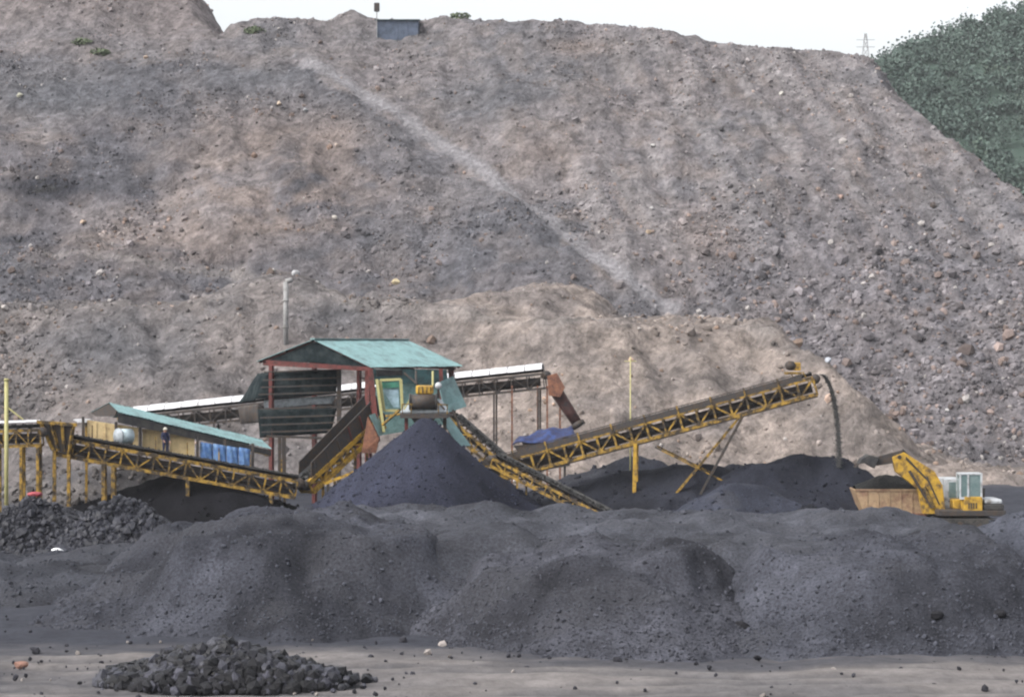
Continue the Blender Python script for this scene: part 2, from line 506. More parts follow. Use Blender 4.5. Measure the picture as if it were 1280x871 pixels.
def soil_colour(X, Y, Z):
    n1 = fbm(X, Z * 1.4 + Y * .3, .10, 4, 51)
    n2 = fbm(X, Z * 1.4 + Y * .3, .35, 4, 61)
    n3 = fbm(X * 2.2, Z * .45 + Y * .2, .5, 3, 71)          # streaks run down the slope
    wB, wP, wA, wM, wL = hill_z(X, Y, True)
    fan = np.clip(wM + wL * sstep(-10, 0, X + 2 * n1), 0, 1) * (.62 + .38 * sstep(-.4, .2, n2))
    c = np.empty(X.shape + (3,)); c[:] = (.272, .245, .238)
    c = mixc(c, (.195, .19, .196), .85 * sstep(-.1, .4, n1))                       # grey shale
    c = mixc(c, (.305, .256, .225), .62 * sstep(.0, .5, n2))                         # brown clay
    rgt = sstep(-2, 10, X) * wB
    nd = fbm((X + .45 * (Z - 20)) * 1.7, Z * .16, .5, 4, 77)                     # dumping streaks
    c = mixc(c, (.34, .318, .308), (.22 + .4 * rgt) * sstep(.05, .55, nd))
    c = mixc(c, (.185, .178, .184), (.2 + .35 * rgt) * sstep(-.05, -.55, nd))
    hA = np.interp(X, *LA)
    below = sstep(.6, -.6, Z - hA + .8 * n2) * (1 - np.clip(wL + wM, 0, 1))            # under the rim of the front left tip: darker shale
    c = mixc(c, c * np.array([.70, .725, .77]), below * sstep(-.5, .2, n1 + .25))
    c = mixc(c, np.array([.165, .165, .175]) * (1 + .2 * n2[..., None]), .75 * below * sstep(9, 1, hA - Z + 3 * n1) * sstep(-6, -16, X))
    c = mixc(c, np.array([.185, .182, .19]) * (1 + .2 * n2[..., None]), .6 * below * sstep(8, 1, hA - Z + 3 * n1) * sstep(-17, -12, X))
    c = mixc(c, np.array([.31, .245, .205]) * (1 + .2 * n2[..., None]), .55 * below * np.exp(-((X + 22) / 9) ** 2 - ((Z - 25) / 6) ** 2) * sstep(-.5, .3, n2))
    crest = sstep(30, 44, Z + 3 * n1) * (1 - below)
    c = mixc(c, np.array([.215, .205, .205]), .45 * crest * sstep(-.3, .4, n2))
    c = mixc(c, np.array([.262, .225, .212]) * (1 + .15 * n3[..., None]), .7 * wP)
    c = mixc(c, np.array([.255, .226, .206]) * (1 + .22 * n2[..., None]), .6 * wL)
    c = mixc(c, np.array([.37, .31, .262]) * (1 + .14 * n2[..., None] + .10 * n3[..., None]), .85 * fan)
    lowR = wB * sstep(8, 20, X) * sstep(30, 14, Z)
    c = mixc(c, np.array([.215, .202, .212]), .6 * lowR)
    for px, py, r, sx in ((60, 235, 1.5, 2.6), (20, 300, .7, 2.5)):                   # dark patches on the left slope
        c = mixc(c, (.05, .052, .062), np.clip(1.3 * blob(px, py, r, X, Y, Z, sx), 0, .9))
    for px, py, r, sx, a in ((80, 120, 3.5, 2.4, .85), (330, 95, 2.0, 3, .8), (420, 395, 1.6, 2, .6), (130, 430, 3, 2.2, .75), (600, 120, 4, 1.5, .7), (520, 300, 4, 2, .45), (480, 45, 2, 4, .35),
                             (1180, 250, 6, 1.3, .35), (720, 80, 3, 1.3, .35), (950, 270, 4, 1, .3)):
        c = mixc(c, (.155, .158, .168), np.clip(a * blob(px, py, r, X, Y, Z, sx), 0, .9))
    for px, py, r, sx, a in ((320, 170, 4, 2, .5), (240, 300, 3, 3, .5), (680, 190, 2.4, 1.4, .5), (420, 170, 3, 1, .5), (720, 60, 1.6, 2.5, .5), (880, 300, 4, .8, .4)):
        c = mixc(c, (.34, .27, .225), np.clip(a * blob(px, py, r, X, Y, Z, sx), 0, .9))
    wob = .5 * fbm(X, Y, .4, 3, 81)
    for pts, colr, wd, am in (([(0, 297), (60, 302), (150, 307), (230, 320)], (.13, .13, .14), .55, .6), ([(60, 318), (180, 326), (300, 344)], (.34, .31, .285), .9, .6),
                              ([(0, 383), (120, 384), (250, 378), (330, 350)], (.33, .30, .275), .6, .55), ([(0, 330), (110, 345), (220, 362)], (.18, .175, .18), .8, .4)):
        c = mixc(c, colr, am * sstep(wd, wd * .3, line_dist(pts, X, Y, Z) + .5 * wob * wd))
    d2 = line_dist([(300, 345), (440, 377), (560, 388), (700, 403), (840, 405), (960, 415)], X, Y, Z) + wob
    c = mixc(c, (.36, .325, .295), .6 * sstep(1.1, .3, d2))
    d3 = line_dist([(850, 90), (800, 140), (745, 190), (710, 240)], X, Y, Z) + wob * 2
    c = mixc(c, (.335, .30, .29), .6 * sstep(2.0, .3, d3))
    d4 = line_dist([(1020, 72), (1075, 115), (1130, 180), (1190, 235), (1270, 310)], X, Y, Z) + wob
    c = mixc(c, (.335, .31, .30), .5 * sstep(1.3, .3, d4))
    d5 = line_dist([(870, 80), (850, 130), (820, 190), (790, 240)], X, Y, Z) + wob * 1.5
    c = mixc(c, (.345, .32, .31), .5 * sstep(1.6, .3, d5))
    c = c * (1 + .34 * fbm(X, Y + Z, 1.1, 3, 91)[..., None])
    d1 = line_dist(TRACK, X, Y, Z) + .22 * wob
    c = mixc(c, np.array([.375, .36, .36]) * (1 + .15 * np.sin(d1 * 6.5 + .8))[..., None], .9 * sstep(1.15, .85, d1))      # dusty haul track with wheel lines
    return np.clip(np.array([.495, .498, .524]) * c, .03, .6)


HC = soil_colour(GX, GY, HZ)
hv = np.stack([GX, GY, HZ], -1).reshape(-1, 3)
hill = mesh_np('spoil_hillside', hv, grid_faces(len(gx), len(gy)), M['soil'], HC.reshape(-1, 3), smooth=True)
tag(hill, 'tall grey brown hillside of tipped mine spoil behind the coal plant', 'hillside', kind='structure')

# loose stones over the slope
NR = 66000
rx = RNG.uniform(-66, 66, NR * 2); ry = RNG.uniform(163, 270, NR * 2)
rz = hz_lookup(rx, ry)
dens = .14 + .86 * sstep(-.1, .55, fbm(rx, rz * 1.5, .12, 3, 101))
lowR = sstep(8, 25, rx) * sstep(35, 12, rz) * sstep(184, 192, ry)
dens = np.clip(dens + .5 * lowR, 0, 1) * (1 - .72 * np.clip(hill_z(rx, ry, True)[3] + hill_z(rx, ry, True)[4] * (rx > -8), 0, 1))
trk_ = line_dist(TRACK, rx, ry, rz)
dens *= np.where(trk_ < 1.5, .15, 1)
keep = (rz > .2) & (RNG.random(NR * 2) < dens)
rx, ry, rz = rx[keep][:NR], ry[keep][:NR], rz[keep][:NR]
rs_ = np.clip(RNG.lognormal(-2.42, .58, len(rx)), .04, .50)
rs_ *= 1.12 - .010 * np.clip(rz, 0, 40)
rs_ *= 1 + .45 * sstep(8, 25, rx) * sstep(35, 12, rz)
rc = soil_colour(rx, ry, rz) * RNG.uniform(.62, 1.5, (len(rx), 1))
warm = RNG.random(len(rx))
rc = np.where((warm < .16)[:, None], rc * np.array([1.22, 1.04, .9]), rc)
rc = np.where((warm > .975)[:, None], rc * .3 + np.array([.24, .225, .215]), rc)
tag(rock_mass('scattered_stones', np.stack([rx, ry, rz + rs_ * .2], 1), rs_, np.clip(rc, .03, .62), M['rock']),
    'loose broken stones strewn over the whole spoil slope', 'stones', kind='stuff')

# boulders one can pick out
BOULD = [((495, 354), .52, (.72, .58, .32), 'pale yellow boulder on the bench above the teal shed roof'),
         ((977, 119), .42, (.66, .62, .56), 'white boulder high on the bare right hand shoulder of the slope'),
         ((349, 132), .48, (.58, .44, .32), 'peach coloured boulder below the upper left bench rim'),
         ((104, 279), .45, (.60, .42, .29), 'orange peach boulder below the dark patch at left'),
         ((25, 121), .52, (.46, .45, .33), 'greenish yellow boulder at the far left of the upper slope'),
         ((182, 73), .36, (.64, .46, .33), 'bright peach rock on the rim of the upper left bench'),
         ((151, 57), .40, (.36, .33, .33), 'grey boulder beneath the left peak'),
         ((418, 274), .40, (.62, .56, .50), 'off white rock in the middle slope above the main shed'),
         ((421, 183), .34, (.60, .46, .38), 'pinkish rock just under the upper end of the diagonal track'),
         ((816, 183), .36, (.60, .58, .56), 'pale grey slab between the two light streaks of the slope'),
         ((811, 291), .40, (.58, .42, .26), 'ochre boulder above the lower end of the diagonal track'),
         ((1041, 214), .36, (.52, .52, .54), 'blue grey stone at mid height of the right slope'),
         ((1051, 248), .44, (.50, .31, .24), 'reddish flat rock on the right slope'),
         ((1150, 222), .40, (.46, .33, .28), 'brown pink rock near the right edge of the heap'),
         ((1183, 515), .36, (.60, .58, .57), 'white stone low on the talus right of the long conveyor'),
         ((1138, 312), .36, (.48, .47, .48), 'pale stone amid dark talus of the right slope'),
         ((1035, 452), .38, (.58, .62, .70), 'bluish white stone behind the head of the long conveyor'),
         ((6, 387), .42, (.64, .58, .54), 'white rock on the lower bench at the left frame edge'),
         ((370, 344), .50, (.55, .56, .58), 'large pale grey rock on top of the standing pipe bench'),
         ((341, 340), .36, (.60, .57, .53), 'whitish rock left of the pale grey bench rock'),
         ((382, 140), .42, (.40, .42, .44), 'slate grey rock right of the peach boulder on the upper left slope'),
         ((815, 262), .32, (.56, .54, .54), 'small light rock above the ochre boulder')]
for i, ((px, py), r, c, lb) in enumerate(BOULD):
    p = on_hill(px, py)
    r *= .82; c = tuple(.58 * (q * .75 + .25 * .5) for q in c)
    o = one_rock('boulder', p + Vector((0, -.12, r * .25)), r, c, M['rock'], (1, .9, .85), seed=100 + i)
    o.rotation_euler = (0, 0, i * 1.3)
    tag(o, lb, 'boulder', 'boulders on the spoil slope')


# ------------------------------------------------------------------ ground: one sheet to the horizon
def axis(fine0, fine1, st, far):
    g = np.arange(fine0, fine1 + 1e-6, st)
    out = [fine1 + far * (k / 14.0) ** 2.2 for k in range(1, 15)]
    inn = [fine0 - far * (k / 14.0) ** 2.2 for k in range(14, 0, -1)]
    return np.array(inn + list(g) + out)


ax_, ay_ = axis(-48, 48, .34, 2600), axis(46, 176, .34, 2600)
AX, AY = np.meshgrid(ax_, ay_, indexing='xy')


def road_edge(x): return np.interp(x, [-60, -20, -17, -11, -4, 2, 12, 30, 60], [78, 75.8, 75.4, 75, 74.6, 73.8, 73.2, 73, 73])


near = sstep(60, 44, np.abs(AX)) * sstep(40, 50, AY) * sstep(190, 172, AY)
AZ = .10 * fbm(AX, AY, .22, 3, 111) + .035 * fbm(AX, AY, 1.2, 3, 121)
rut = np.zeros_like(AX)
for off, cur, w in ((66.5, .03, .25), (68.1, .03, .25), (70.4, -.05, .3), (72.0, -.05, .3), (64.2, .08, .22), (65.6, .08, .22)):
    yc = off + cur * AX + .012 * (AX + 6) ** 2 * (AX < -6) + .25 * vnoise(AX * .15, AX * 0 + off, 7)
    g = np.exp(-((AY - yc) / w) ** 2)
    AZ -= .07 * g; AZ += .04 * np.exp(-((AY - yc - .45) / .2) ** 2); rut = np.maximum(rut, g)
AZ *= near
dirt = np.empty(AX.shape + (3,)); dirt[:] = (.335, .305, .285)
dn = fbm(AX * .5, AY, .35, 4, 131)
dirt = mixc(dirt, (.24, .225, .22), .8 * sstep(-.1, .6, dn))
dirt = mixc(dirt, (.15, .145, .148), .7 * rut * sstep(-.5, .3, dn + .3))
cw = sstep(-2.0, 2.6, AY - road_edge(AX) + 1.4 * fbm(AX * .6, AY * 1.4, .4, 3, 141)) * sstep(176, 160, AY + 4 * fbm(AX, AY, .06, 2, 151))
cw = np.maximum(cw, .75 * sstep(.15, .6, fbm(AX * .12, AY * .9, .5, 3, 147)) * sstep(66, 70, AY + .25 * AX))
cw = np.maximum(cw, .8 * np.exp(-(((AX + 16.5) / 3.2) ** 2 + ((AY - 70) / 3.0) ** 2)) * sstep(-.5, .3, fbm(AX, AY, .8, 3, 161)))
cw = np.maximum(cw, .75 * np.exp(-(((AX + 8.3) / 5.2) ** 2 + ((AY - 69) / 2.6) ** 2)))
dirt *= np.array([.43, .435, .455])
dirt = mixc(dirt, (.036, .038, .047), np.clip(cw, 0, 1) * sstep(130, 40, np.abs(AX)))
dirt *= (1 + .12 * fbm(AX, AY, 1.0, 3, 171)[..., None])
gnd = mesh_np('ground', np.stack([AX, AY, AZ], -1).reshape(-1, 3), grid_faces(len(ax_), len(ay_)), M['ground'], np.clip(dirt, .03, .6).reshape(-1, 3), smooth=True)
tag(gnd, 'flat yard and haul road ground of pale dirt darkened by coal dust', 'ground', kind='structure')

# ------------------------------------------------------------------ coal piles
PILES = {}


PILE_K = .66


def pile(key, label, cx, cy, a, b, H, slope, p=2.2, seed=0, res=.2, capk=.3, scarp=False, col=(.072, .075, .086), grains=0, gsize=(.05, .10), rough=1.0, mat_='coal',
         rot=0.0, name='coal_pile', coarse=0.0):
    ca, sa = math.cos(rot), math.sin(rot)
    col = tuple(PILE_K * q for q in col)

    def zf(x, y):
        x, y = np.asarray(x, float) - cx, np.asarray(y, float) - cy
        x, y = x * ca + y * sa, -x * sa + y * ca
        wx = x + .95 * rough * fbm(x, y, .22, 4, seed + 1); wy = y + .95 * rough * fbm(x, y, .22, 3, seed + 5)
        r = ((np.abs(wx) / a) ** p + (np.abs(wy) / b) ** p) ** (1 / p)
        ang = np.arctan2(wy, wx)
        z = (1 - r) * min(a, b) * slope
        if scarp:                                          # talus below, a steeper broken face above
            th = 1.15 + .55 * fbm(x, y, .25, 2, seed + 41)
            z = np.where(z < th, z * .82, th * .82 + (z - th) * (1.3 + .4 * vnoise(x * .6, y * .6, seed + 43)))
        z = z + rough * (.10 * vnoise(ang * 9, r * 1.2, seed) + .05 * vnoise(ang * 21, r * 2, seed + 2)) * np.clip(r, 0, 1)
        z = smin(z, H + .40 * rough * fbm(x, y, .33, 4, seed + 9), capk)
        foot = 1 - np.exp(-np.maximum(z, 0) * 1.5)
        return z + foot * rough * (.11 * fbm(x, y, .7, 3, seed + 13) + .045 * fbm(x, y, 2.6, 2, seed + 17))
    R = max(a, b) * 1.25 + .8
    xs = np.arange(cx - R, cx + R, res); ys = np.arange(cy - R, cy + R, res)
    X, Y = np.meshgrid(xs, ys, indexing='xy')
    Z = zf(X, Y)
    fc = grid_faces(len(xs), len(ys))
    ok = (Z.ravel()[fc] > -.25).any(1)
    fc = fc[ok]
    used = np.unique(fc); mp = np.full(X.size, -1); mp[used] = np.arange(len(used)); fc = mp[fc]
    zz = np.maximum(Z, -.3)
    root = empty(name, (cx, cy, 0), label, 'coal pile', 'coal piles in the yard')
    V = np.stack([X, Y, zz], -1).reshape(-1, 3)[used]
    C = np.empty((len(V), 3)); C[:] = col
    C *= (1 + .42 * fbm(V[:, 0], V[:, 1], .28, 4, seed + 23))[:, None] * (1 + .2 * fbm(V[:, 0] * 1.5, V[:, 1], 1.6, 3, seed + 27))[:, None]
    dusty = sstep(.1, .7, fbm(V[:, 0] * .7, V[:, 1] * 1.5, .5, 3, seed + 29))
    C = mixc(C, (.048, .049, .057), .5 * dusty * (col[0] > .022))
    mesh_np('heap', V, fc, M[mat_], np.clip(C, .005, .4), smooth=True, parent=root)
    if grains:
        gxx = cx + RNG.uniform(-R, R, grains * 5); gyy = cy + RNG.uniform(-R, R, grains * 5)
        gz = zf(gxx, gyy)
        near_ = sstep(.9, .05, gz / max(H, .1)) * .8 + .25
        k = (gz > -.02) & (RNG.random(len(gz)) < near_)
        gxx, gyy, gz = gxx[k][:grains], gyy[k][:grains], gz[k][:grains]
        sz = RNG.uniform(gsize[0], gsize[1], len(gz)) * (1 + 1.5 * (RNG.random(len(gz)) ** 6)) * (1 + .35 * np.exp(-np.maximum(gz, 0) * 2.5) * (RNG.random(len(gz)) < .3))
        cc = np.array(col)[None] * RNG.uniform(.75, 1.55, (len(gz), 1))
        g = rock_mass('lumps', np.stack([gxx, gyy, gz + sz * .22], 1), sz, cc, M['lump'] if coarse else M['rock'], parent=root)
        g['kind'] = 'stuff'
    PILES[key] = zf
    return root


# the big stockpile: three tipped lobes in front of a flat top
pile('top', 'broad flat topped coal stockpile behind the three tipped lobes', 4.5, 93.6, 19.5, 12.2, 2.75, .72, 3.4, 200, .26, grains=2500, gsize=(.03, .07), scarp=True, col=(.066, .069, .083))
pile('lobe_a', 'long grey coal lobe at left of the stockpile, sloping down to the track', -7.6, 87.8, 9.8, 8.6, 3.3, .72, 2.7, 210, .17, grains=7000, gsize=(.02, .045), capk=.35, scarp=True, rot=-.06, col=(.063, .066, .082))
pile('lobe_b', 'rounded middle lobe of the stockpile bulging over the haul road', 2.9, 82.6, 6.2, 8.4, 2.65, .72, 3.0, 220, .15, grains=7500, gsize=(.02, .045), capk=.3, scarp=True, col=(.066, .068, .083))
pile('lobe_c', 'wide right lobe of the stockpile with a big black lump at its foot', 13.4, 83.2, 7.7, 8.8, 2.7, .70, 3.0, 230, .16, grains=8500, gsize=(.02, .045), capk=.3, scarp=True, col=(.063, .066, .082))
pile('lobe_d', 'grey coal bank at the right frame edge below the excavator', 21.5, 92.5, 7.5, 7.5, 3.1, .62, 2.2, 236, .2, grains=2500, gsize=(.025, .06), col=(.058, .062, .078))
pile('lobe_e', 'low grey coal bank at the left frame edge in front of the lumpy heaps', -19.5, 98.0, 9.5, 8.5, .95, .4, 2.2, 238, .25, grains=2500, gsize=(.025, .06), col=(.056, .059, .072))
# cone under the screen house
pile('cone', 'dark conical coal heap under the screening house chute', -4.9, 127.5, 7.9, 7.9, 6.25, .80, 2.0, 240, .2, capk=.25, grains=1800, gsize=(.03, .055), rough=.45, col=(.030, .033, .052))
# beneath the long conveyor
pile('drop', 'long dark coal ridge under the discharge of the long conveyor', 16.8, 131.5, 10.6, 6.0, 3.6, .7, 2.2, 250, .25, grains=800, gsize=(.035, .08), col=(.022, .024, .034))
pile('bed', 'wide low bed of black coal spread between the conveyor legs and the truck', 11.5, 133.5, 13.5, 6.0, 3.25, .68, 2.8, 252, .28, grains=800, gsize=(.035, .08), col=(.026, .028, .038))
pile('drop_b', 'smooth grey coal mound in front of the dark ridge by the truck', 12.0, 122.5, 5.5, 5.0, 2.75, .62, 2.0, 255, .25, grains=500, gsize=(.035, .08), rough=.7, col=(.042, .046, .064))
pile('mid', 'grey coal mound behind the legs of the long conveyor', 6.5, 137.5, 8.2, 5.0, 3.4, .75, 2.0, 260, .25, grains=700, gsize=(.035, .09), col=(.036, .039, .052))
pile('mid_b', 'small black coal heap left of the tan truck', 15.2, 118.0, 2.6, 2.4, 2.45, .85, 2.0, 262, .16, grains=300, gsize=(.06, .13), col=(.016, .017, .022))
# left
pile('left_a', 'lumpy black coal heap with a sharp peak at the left frame edge', -22.6, 110.5, 3.9, 4.0, 3.2, .80, 2.0, 270, .18, capk=.3, grains=3600, gsize=(.055, .14), col=(.030, .031, .040), coarse=1)
pile('left_b', 'lumpy coal heap with a rounded top right of the sharp peaked heap', -19.2, 109.5, 4.4, 4.4, 2.75, .74, 2.0, 280, .18, capk=.3, grains=4200, gsize=(.055, .14), col=(.026, .027, .036), coarse=1)
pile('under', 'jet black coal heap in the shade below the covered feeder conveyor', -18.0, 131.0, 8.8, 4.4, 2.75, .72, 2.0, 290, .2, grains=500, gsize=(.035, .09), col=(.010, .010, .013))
pile('back_l', 'low grey coal bank below the steep loading conveyor', -9.8, 116.0, 4.6, 3.0, 2.2, .7, 2.0, 295, .2, grains=500, gsize=(.035, .08), col=(.05, .053, .068))

# black lumps on the stockpile face
for i, (px, py, d, key, r, lb) in enumerate((
        (927, 787, 76.4, 'lobe_c', .30, 'big black coal lump at the foot of the seam between two lobes'),
        (1170, 773, 77.3, 'lobe_c', .24, 'flat black coal lump low on the right lobe'),
        (1250, 770, 78.0, 'lobe_c', .20, 'black coal lump nearest the right frame edge'))):
    x = (px - CX) / F * d
    ds = np.arange(72, 92, .05); xs = (px - CX) / F * ds; zs = CH - (py - CY) / F * ds
    zp = np.maximum(PILES[key](xs, ds), 0)
    k = np.nonzero(zp >= zs)[0]; k = k[0] if len(k) else 80
    o = one_rock('coal_boulder', (xs[k], ds[k] - .05, zp[k] + r * .3), r, (.018, .018, .021), M['rock'], (1.15, .9, .8), seed=300 + i)
    tag(o, lb, 'coal lump', 'black lumps on the stockpile')

# lump heap in the foreground: lumps one can pick out
fx, fy = -8.45, 68.5
froot = empty('coal_lump_heap', (fx, fy, 0), 'low heap of shiny broken coal lumps on the dirt in the foreground', 'coal pile', 'coal piles in the yard')


def fz(x, y):
    x, y = np.asarray(x) - fx, np.asarray(y) - fy
    r = np.sqrt((np.abs(x + .35 * np.sin(y * 2)) / 3.9) ** 2 + (y / 2.3) ** 2)
    return 1.15 * np.clip(1 - r, -.1, 1) ** 1.0 * (1 + .12 * fbm(x, y, .8, 2, 7)) * np.where(x > 0, np.clip(1.02 - .03 * x, 0, 1), 1)


xs = np.arange(fx - 4.6, fx + 4.6, .15); ys = np.arange(fy - 2.7, fy + 2.7, .15)
X, Y = np.meshgrid(xs, ys, indexing='xy')
r_ = np.sqrt(((X - fx) / 3.9) ** 2 + ((Y - fy) / 2.3) ** 2)
Z = np.where(r_ < 1, fz(X, Y) - .12, -.25)
C = np.empty((X.size, 3)); C[:] = (.02, .02, .023)
mesh_np('heap', np.stack([X, Y, Z], -1).reshape(-1, 3), grid_faces(len(xs), len(ys)), M['lump'], C, smooth=True, parent=froot)
n = 2900
ang = RNG.uniform(0, 2 * math.pi, n); rr = np.sqrt(RNG.random(n)) * np.where(RNG.random(n) < .05, 1.15, .98)
lx = fx + 3.9 * rr * np.cos(ang); ly = fy + 2.3 * rr * np.sin(ang)
ls = np.clip(RNG.lognormal(-2.15, .45, n), .04, .27)
lz = np.maximum(fz(lx, ly), 0) + ls * .25
order = np.argsort(ly - ls * 3)
lx, ly, ls, lz = lx[order], ly[order], ls[order], lz[order]
protos = []
for k in range(8):
    me = bpy.data.meshes.new('coal_lump')
    s_ = SHAPES[k]
    me.from_pydata([tuple(v) for v in s_], [], [tuple(int(q) for q in f) for f in ICOF])
    a_ = me.attributes.new('soil', 'FLOAT_COLOR', 'POINT')
    cc = float(RNG.choice([.005, .009, .02, .05]))
    for d_ in a_.data: d_.color = (cc, cc, cc * 1.3, 1)
    me.materials.append(M['lump'])
    protos.append(me)
for i in range(300):
    o = bpy.data.objects.new('coal_lump', protos[i % 8])
    o.location = (lx[i] - fx, ly[i] - fy, lz[i]); o.scale = (ls[i],) * 3
    o.rotation_euler = tuple(RNG.uniform(0, 6.28, 3))
    COL.objects.link(o); o.parent = froot
cc = RNG.choice([.005, .009, .018, .038], (n - 300, 1)) * np.array([[1, 1.02, 1.3]])
g = rock_mass('lumps', np.stack([lx, ly, lz], 1)[300:], ls[300:], cc, M['lump'], parent=froot); g['kind'] = 'stuff'

# crumbs and pebbles over the road and the yard
n = 3200
px_ = RNG.uniform(-24, 24, n); py_ = RNG.uniform(60, 112, n)
e = py_ - road_edge(px_)
kk = (RNG.random(n) < np.clip(.22 + .75 * np.exp(-(e / 2.2) ** 2), 0, 1)) | ((np.abs(px_ + 16) < 4) & (np.abs(py_ - 70) < 3.5))
kk |= (np.abs(px_ - fx) < 5.5) & (np.abs(py_ - fy) < 3.0)
px_, py_ = px_[kk], py_[kk]
sz = RNG.lognormal(-3.0, .5, len(px_)).clip(.02, .16)
dk = (RNG.random(len(px_)) < .9)
pc = np.where(dk[:, None], np.array([[.025, .025, .03]]), np.array([[.20, .18, .17]])) * RNG.uniform(.6, 1.4, (len(px_), 1))
tag(rock_mass('gravel', np.stack([px_, py_, sz * .3], 1), sz, pc, M['rock']), 'small coal crumbs and pebbles scattered over the haul road', 'gravel', kind='stuff')
o = one_rock('red_stone', at(26, 832, 72.0) + Vector((0, 0, .05)), .2, (.20, .115, .09), M['rock'], (1.3, 1, .7), seed=411)
tag(o, 'orange red stone on the dirt at the lower left frame edge', 'stone')


def sack(name, loc, r, material, label, cat, seed, squash=(1.4, 1, .6)):
    o = one_rock(name, loc, r, (.5, .5, .5), material, squash, seed=seed, sub=3)
    for p in o.data.polygons: p.use_smooth = True
    return tag(o, label, cat)


sack('white_sack', (-20.4, 103.6, max(float(PILES['lobe_e'](-20.4, 103.6)), 0) + .1), .24, M['bagwhite'], 'crumpled white sack at the foot of the lumpy left coal heap', 'sack', 501)
sack('red_sack', (-22.75, 110.2, float(PILES['left_a'](-22.75, 110.2)) + .16), .24, M['bagred'], 'crumpled red sack lying on top of the sharp peaked coal heap', 'sack', 502, (1.6, 1, .55))
pile('dump', 'mixed grey rubbish and coal mound behind the lumpy heaps at left', -23.0, 136.0, 10.5, 5.0, 3.9, .7, 2.0, 297, .25, grains=900, gsize=(.08, .2), col=(.13, .12, .118))


# ------------------------------------------------------------------ conveyors
def conveyor(name, label, p0, p1, width, depth, n, mf, mb_, belt_load=True, rollers=True, chord=.13, brace=.075, cat='conveyor', heads=True):
    p0, p1 = Vector(p0), Vector(p1)
    t = (p1 - p0).normalized()
    s = t.cross(Vector((0, 0, 1))).normalized()
    u = s.cross(t).normalized()
    mid = (p0 + p1) / 2
    root = empty(name, (mid.x, mid.y, 0), label, cat, 'conveyors of the coal plant')
    L = (p1 - p0).length
    P_ = lambda f_, side, lo: p0 + t * (L * f_) + s * (side * width / 2) - u * (depth * lo)
    for side in (-1, 1):
        for lo in (0, 1):
            MB().bar(P_(0, side, lo), P_(1, side, lo), chord, chord * 1.1, u).build('chord', mf, root)
        for k in range(n + 1):
            MB().bar(P_(k / n, side, 0.04), P_(k / n, side, .96), brace, brace, t).build('upright', mf, root)
        for k in range(n):
            a, b = (0.04, .96) if k % 2 == 0 else (.96, 0.04)
            MB().bar(P_(k / n, side, a), P_((k + 1) / n, side, b), brace * .8, brace * .8, s).build('brace', mf, root)
    for k in range(n + 1):
        MB().bar(P_(k / n, -1, 1), P_(k / n, 1, 1), brace, brace, u).build('cross_member', mf, root)
        if rollers:
            MB().tube(P_(k / n, -1, -.06) , P_(k / n, 1, -.06), .07, 8).build('roller', M['dark_steel'], root, True)
    # troughed belt
    vs, fs, m = [], [], 24
    prof = [(-.46, .30), (-.25, .16), (.25, .16), (.46, .30), (.46, .27), (.25, .13), (-.25, .13), (-.46, .27)]
    for k in range(m + 1):
        c = p0 + t * (L * k / m)
        for a, b in prof: vs.append(c + s * (a * width) + u * b)
    for k in range(m):
        for j in range(8):
            q = k * 8
            fs.append((q + j, q + (j + 1) % 8, q + 8 + (j + 1) % 8, q + 8 + j))
    MB().add(vs, fs).build('belt', mb_, root)
    MB().slab([P_(0, -.8, .55), P_(1, -.8, .55), P_(1, .8, .55), P_(0, .8, .55)], .03).build('return_belt', mb_, root)
    MB().slab([P_(.01, 0, .22), P_(.99, 0, .22), P_(.99, 0, .84), P_(.01, 0, .84)], .06).build('belt_guard', M['dark_steel'], root)
    if belt_load:
        nl = int(L * 26)
        f_ = RNG.random(nl); w_ = RNG.normal(0, .14, nl).clip(-.32, .32) * width
        pos = np.array([p0 + t * (L * a) + s * b + u * (.2 + .09 * (1 - abs(b) * 2 / width)) for a, b in zip(f_, w_)])
        o = rock_mass('coal_load', pos, RNG.uniform(.05, .11, nl), np.full((nl, 3), .03) * RNG.uniform(.6, 1.6, (nl, 1)), M['rock'], parent=root)
        o['kind'] = 'stuff'
    if heads:
        for e_, r in ((0, .26), (1, .28)):
            c = p0 + t * (L * e_ + (.12 if e_ else -.12)) - u * .1
            MB().tube(c - s * (width * .52), c + s * (width * .52), r, 16).build('pulley', M['dark_steel'], root, True)
    root['axis'] = 1
    return root, P_, t, s, u


def post(root, p, z0, w, material, name='leg', top=None):
    top = Vector(p)
    return MB().bar((top.x, top.y, z0), top, w, w).build(name, material, root)


# long stockpiling conveyor
A0, A1 = at(604, 583, 132.5), at(1016, 472, 130.0)
lc, PL, tL, sL, uL = conveyor('stacking_conveyor', 'long yellow lattice conveyor climbing to the right and dropping coal from its head', A0, A1, 1.15, .95, 20, M['yellow'], M['belt'], chord=.17, brace=.125)
MB().slab([PL(0, -1.05, 1.12), PL(1, -1.05, 1.12), PL(1, 1.05, 1.12), PL(0, 1.05, 1.12)], .1).build('spill_tray', M['dark_steel'], lc)
for sd in (-1, 1): MB().slab([PL(.0, sd * 1.12, -.36), PL(.97, sd * 1.12, -.36), PL(.97, sd * 1.12, -.02), PL(0, sd * 1.12, -.02)], .04).build('skirt_board', M['dark_steel'], lc)
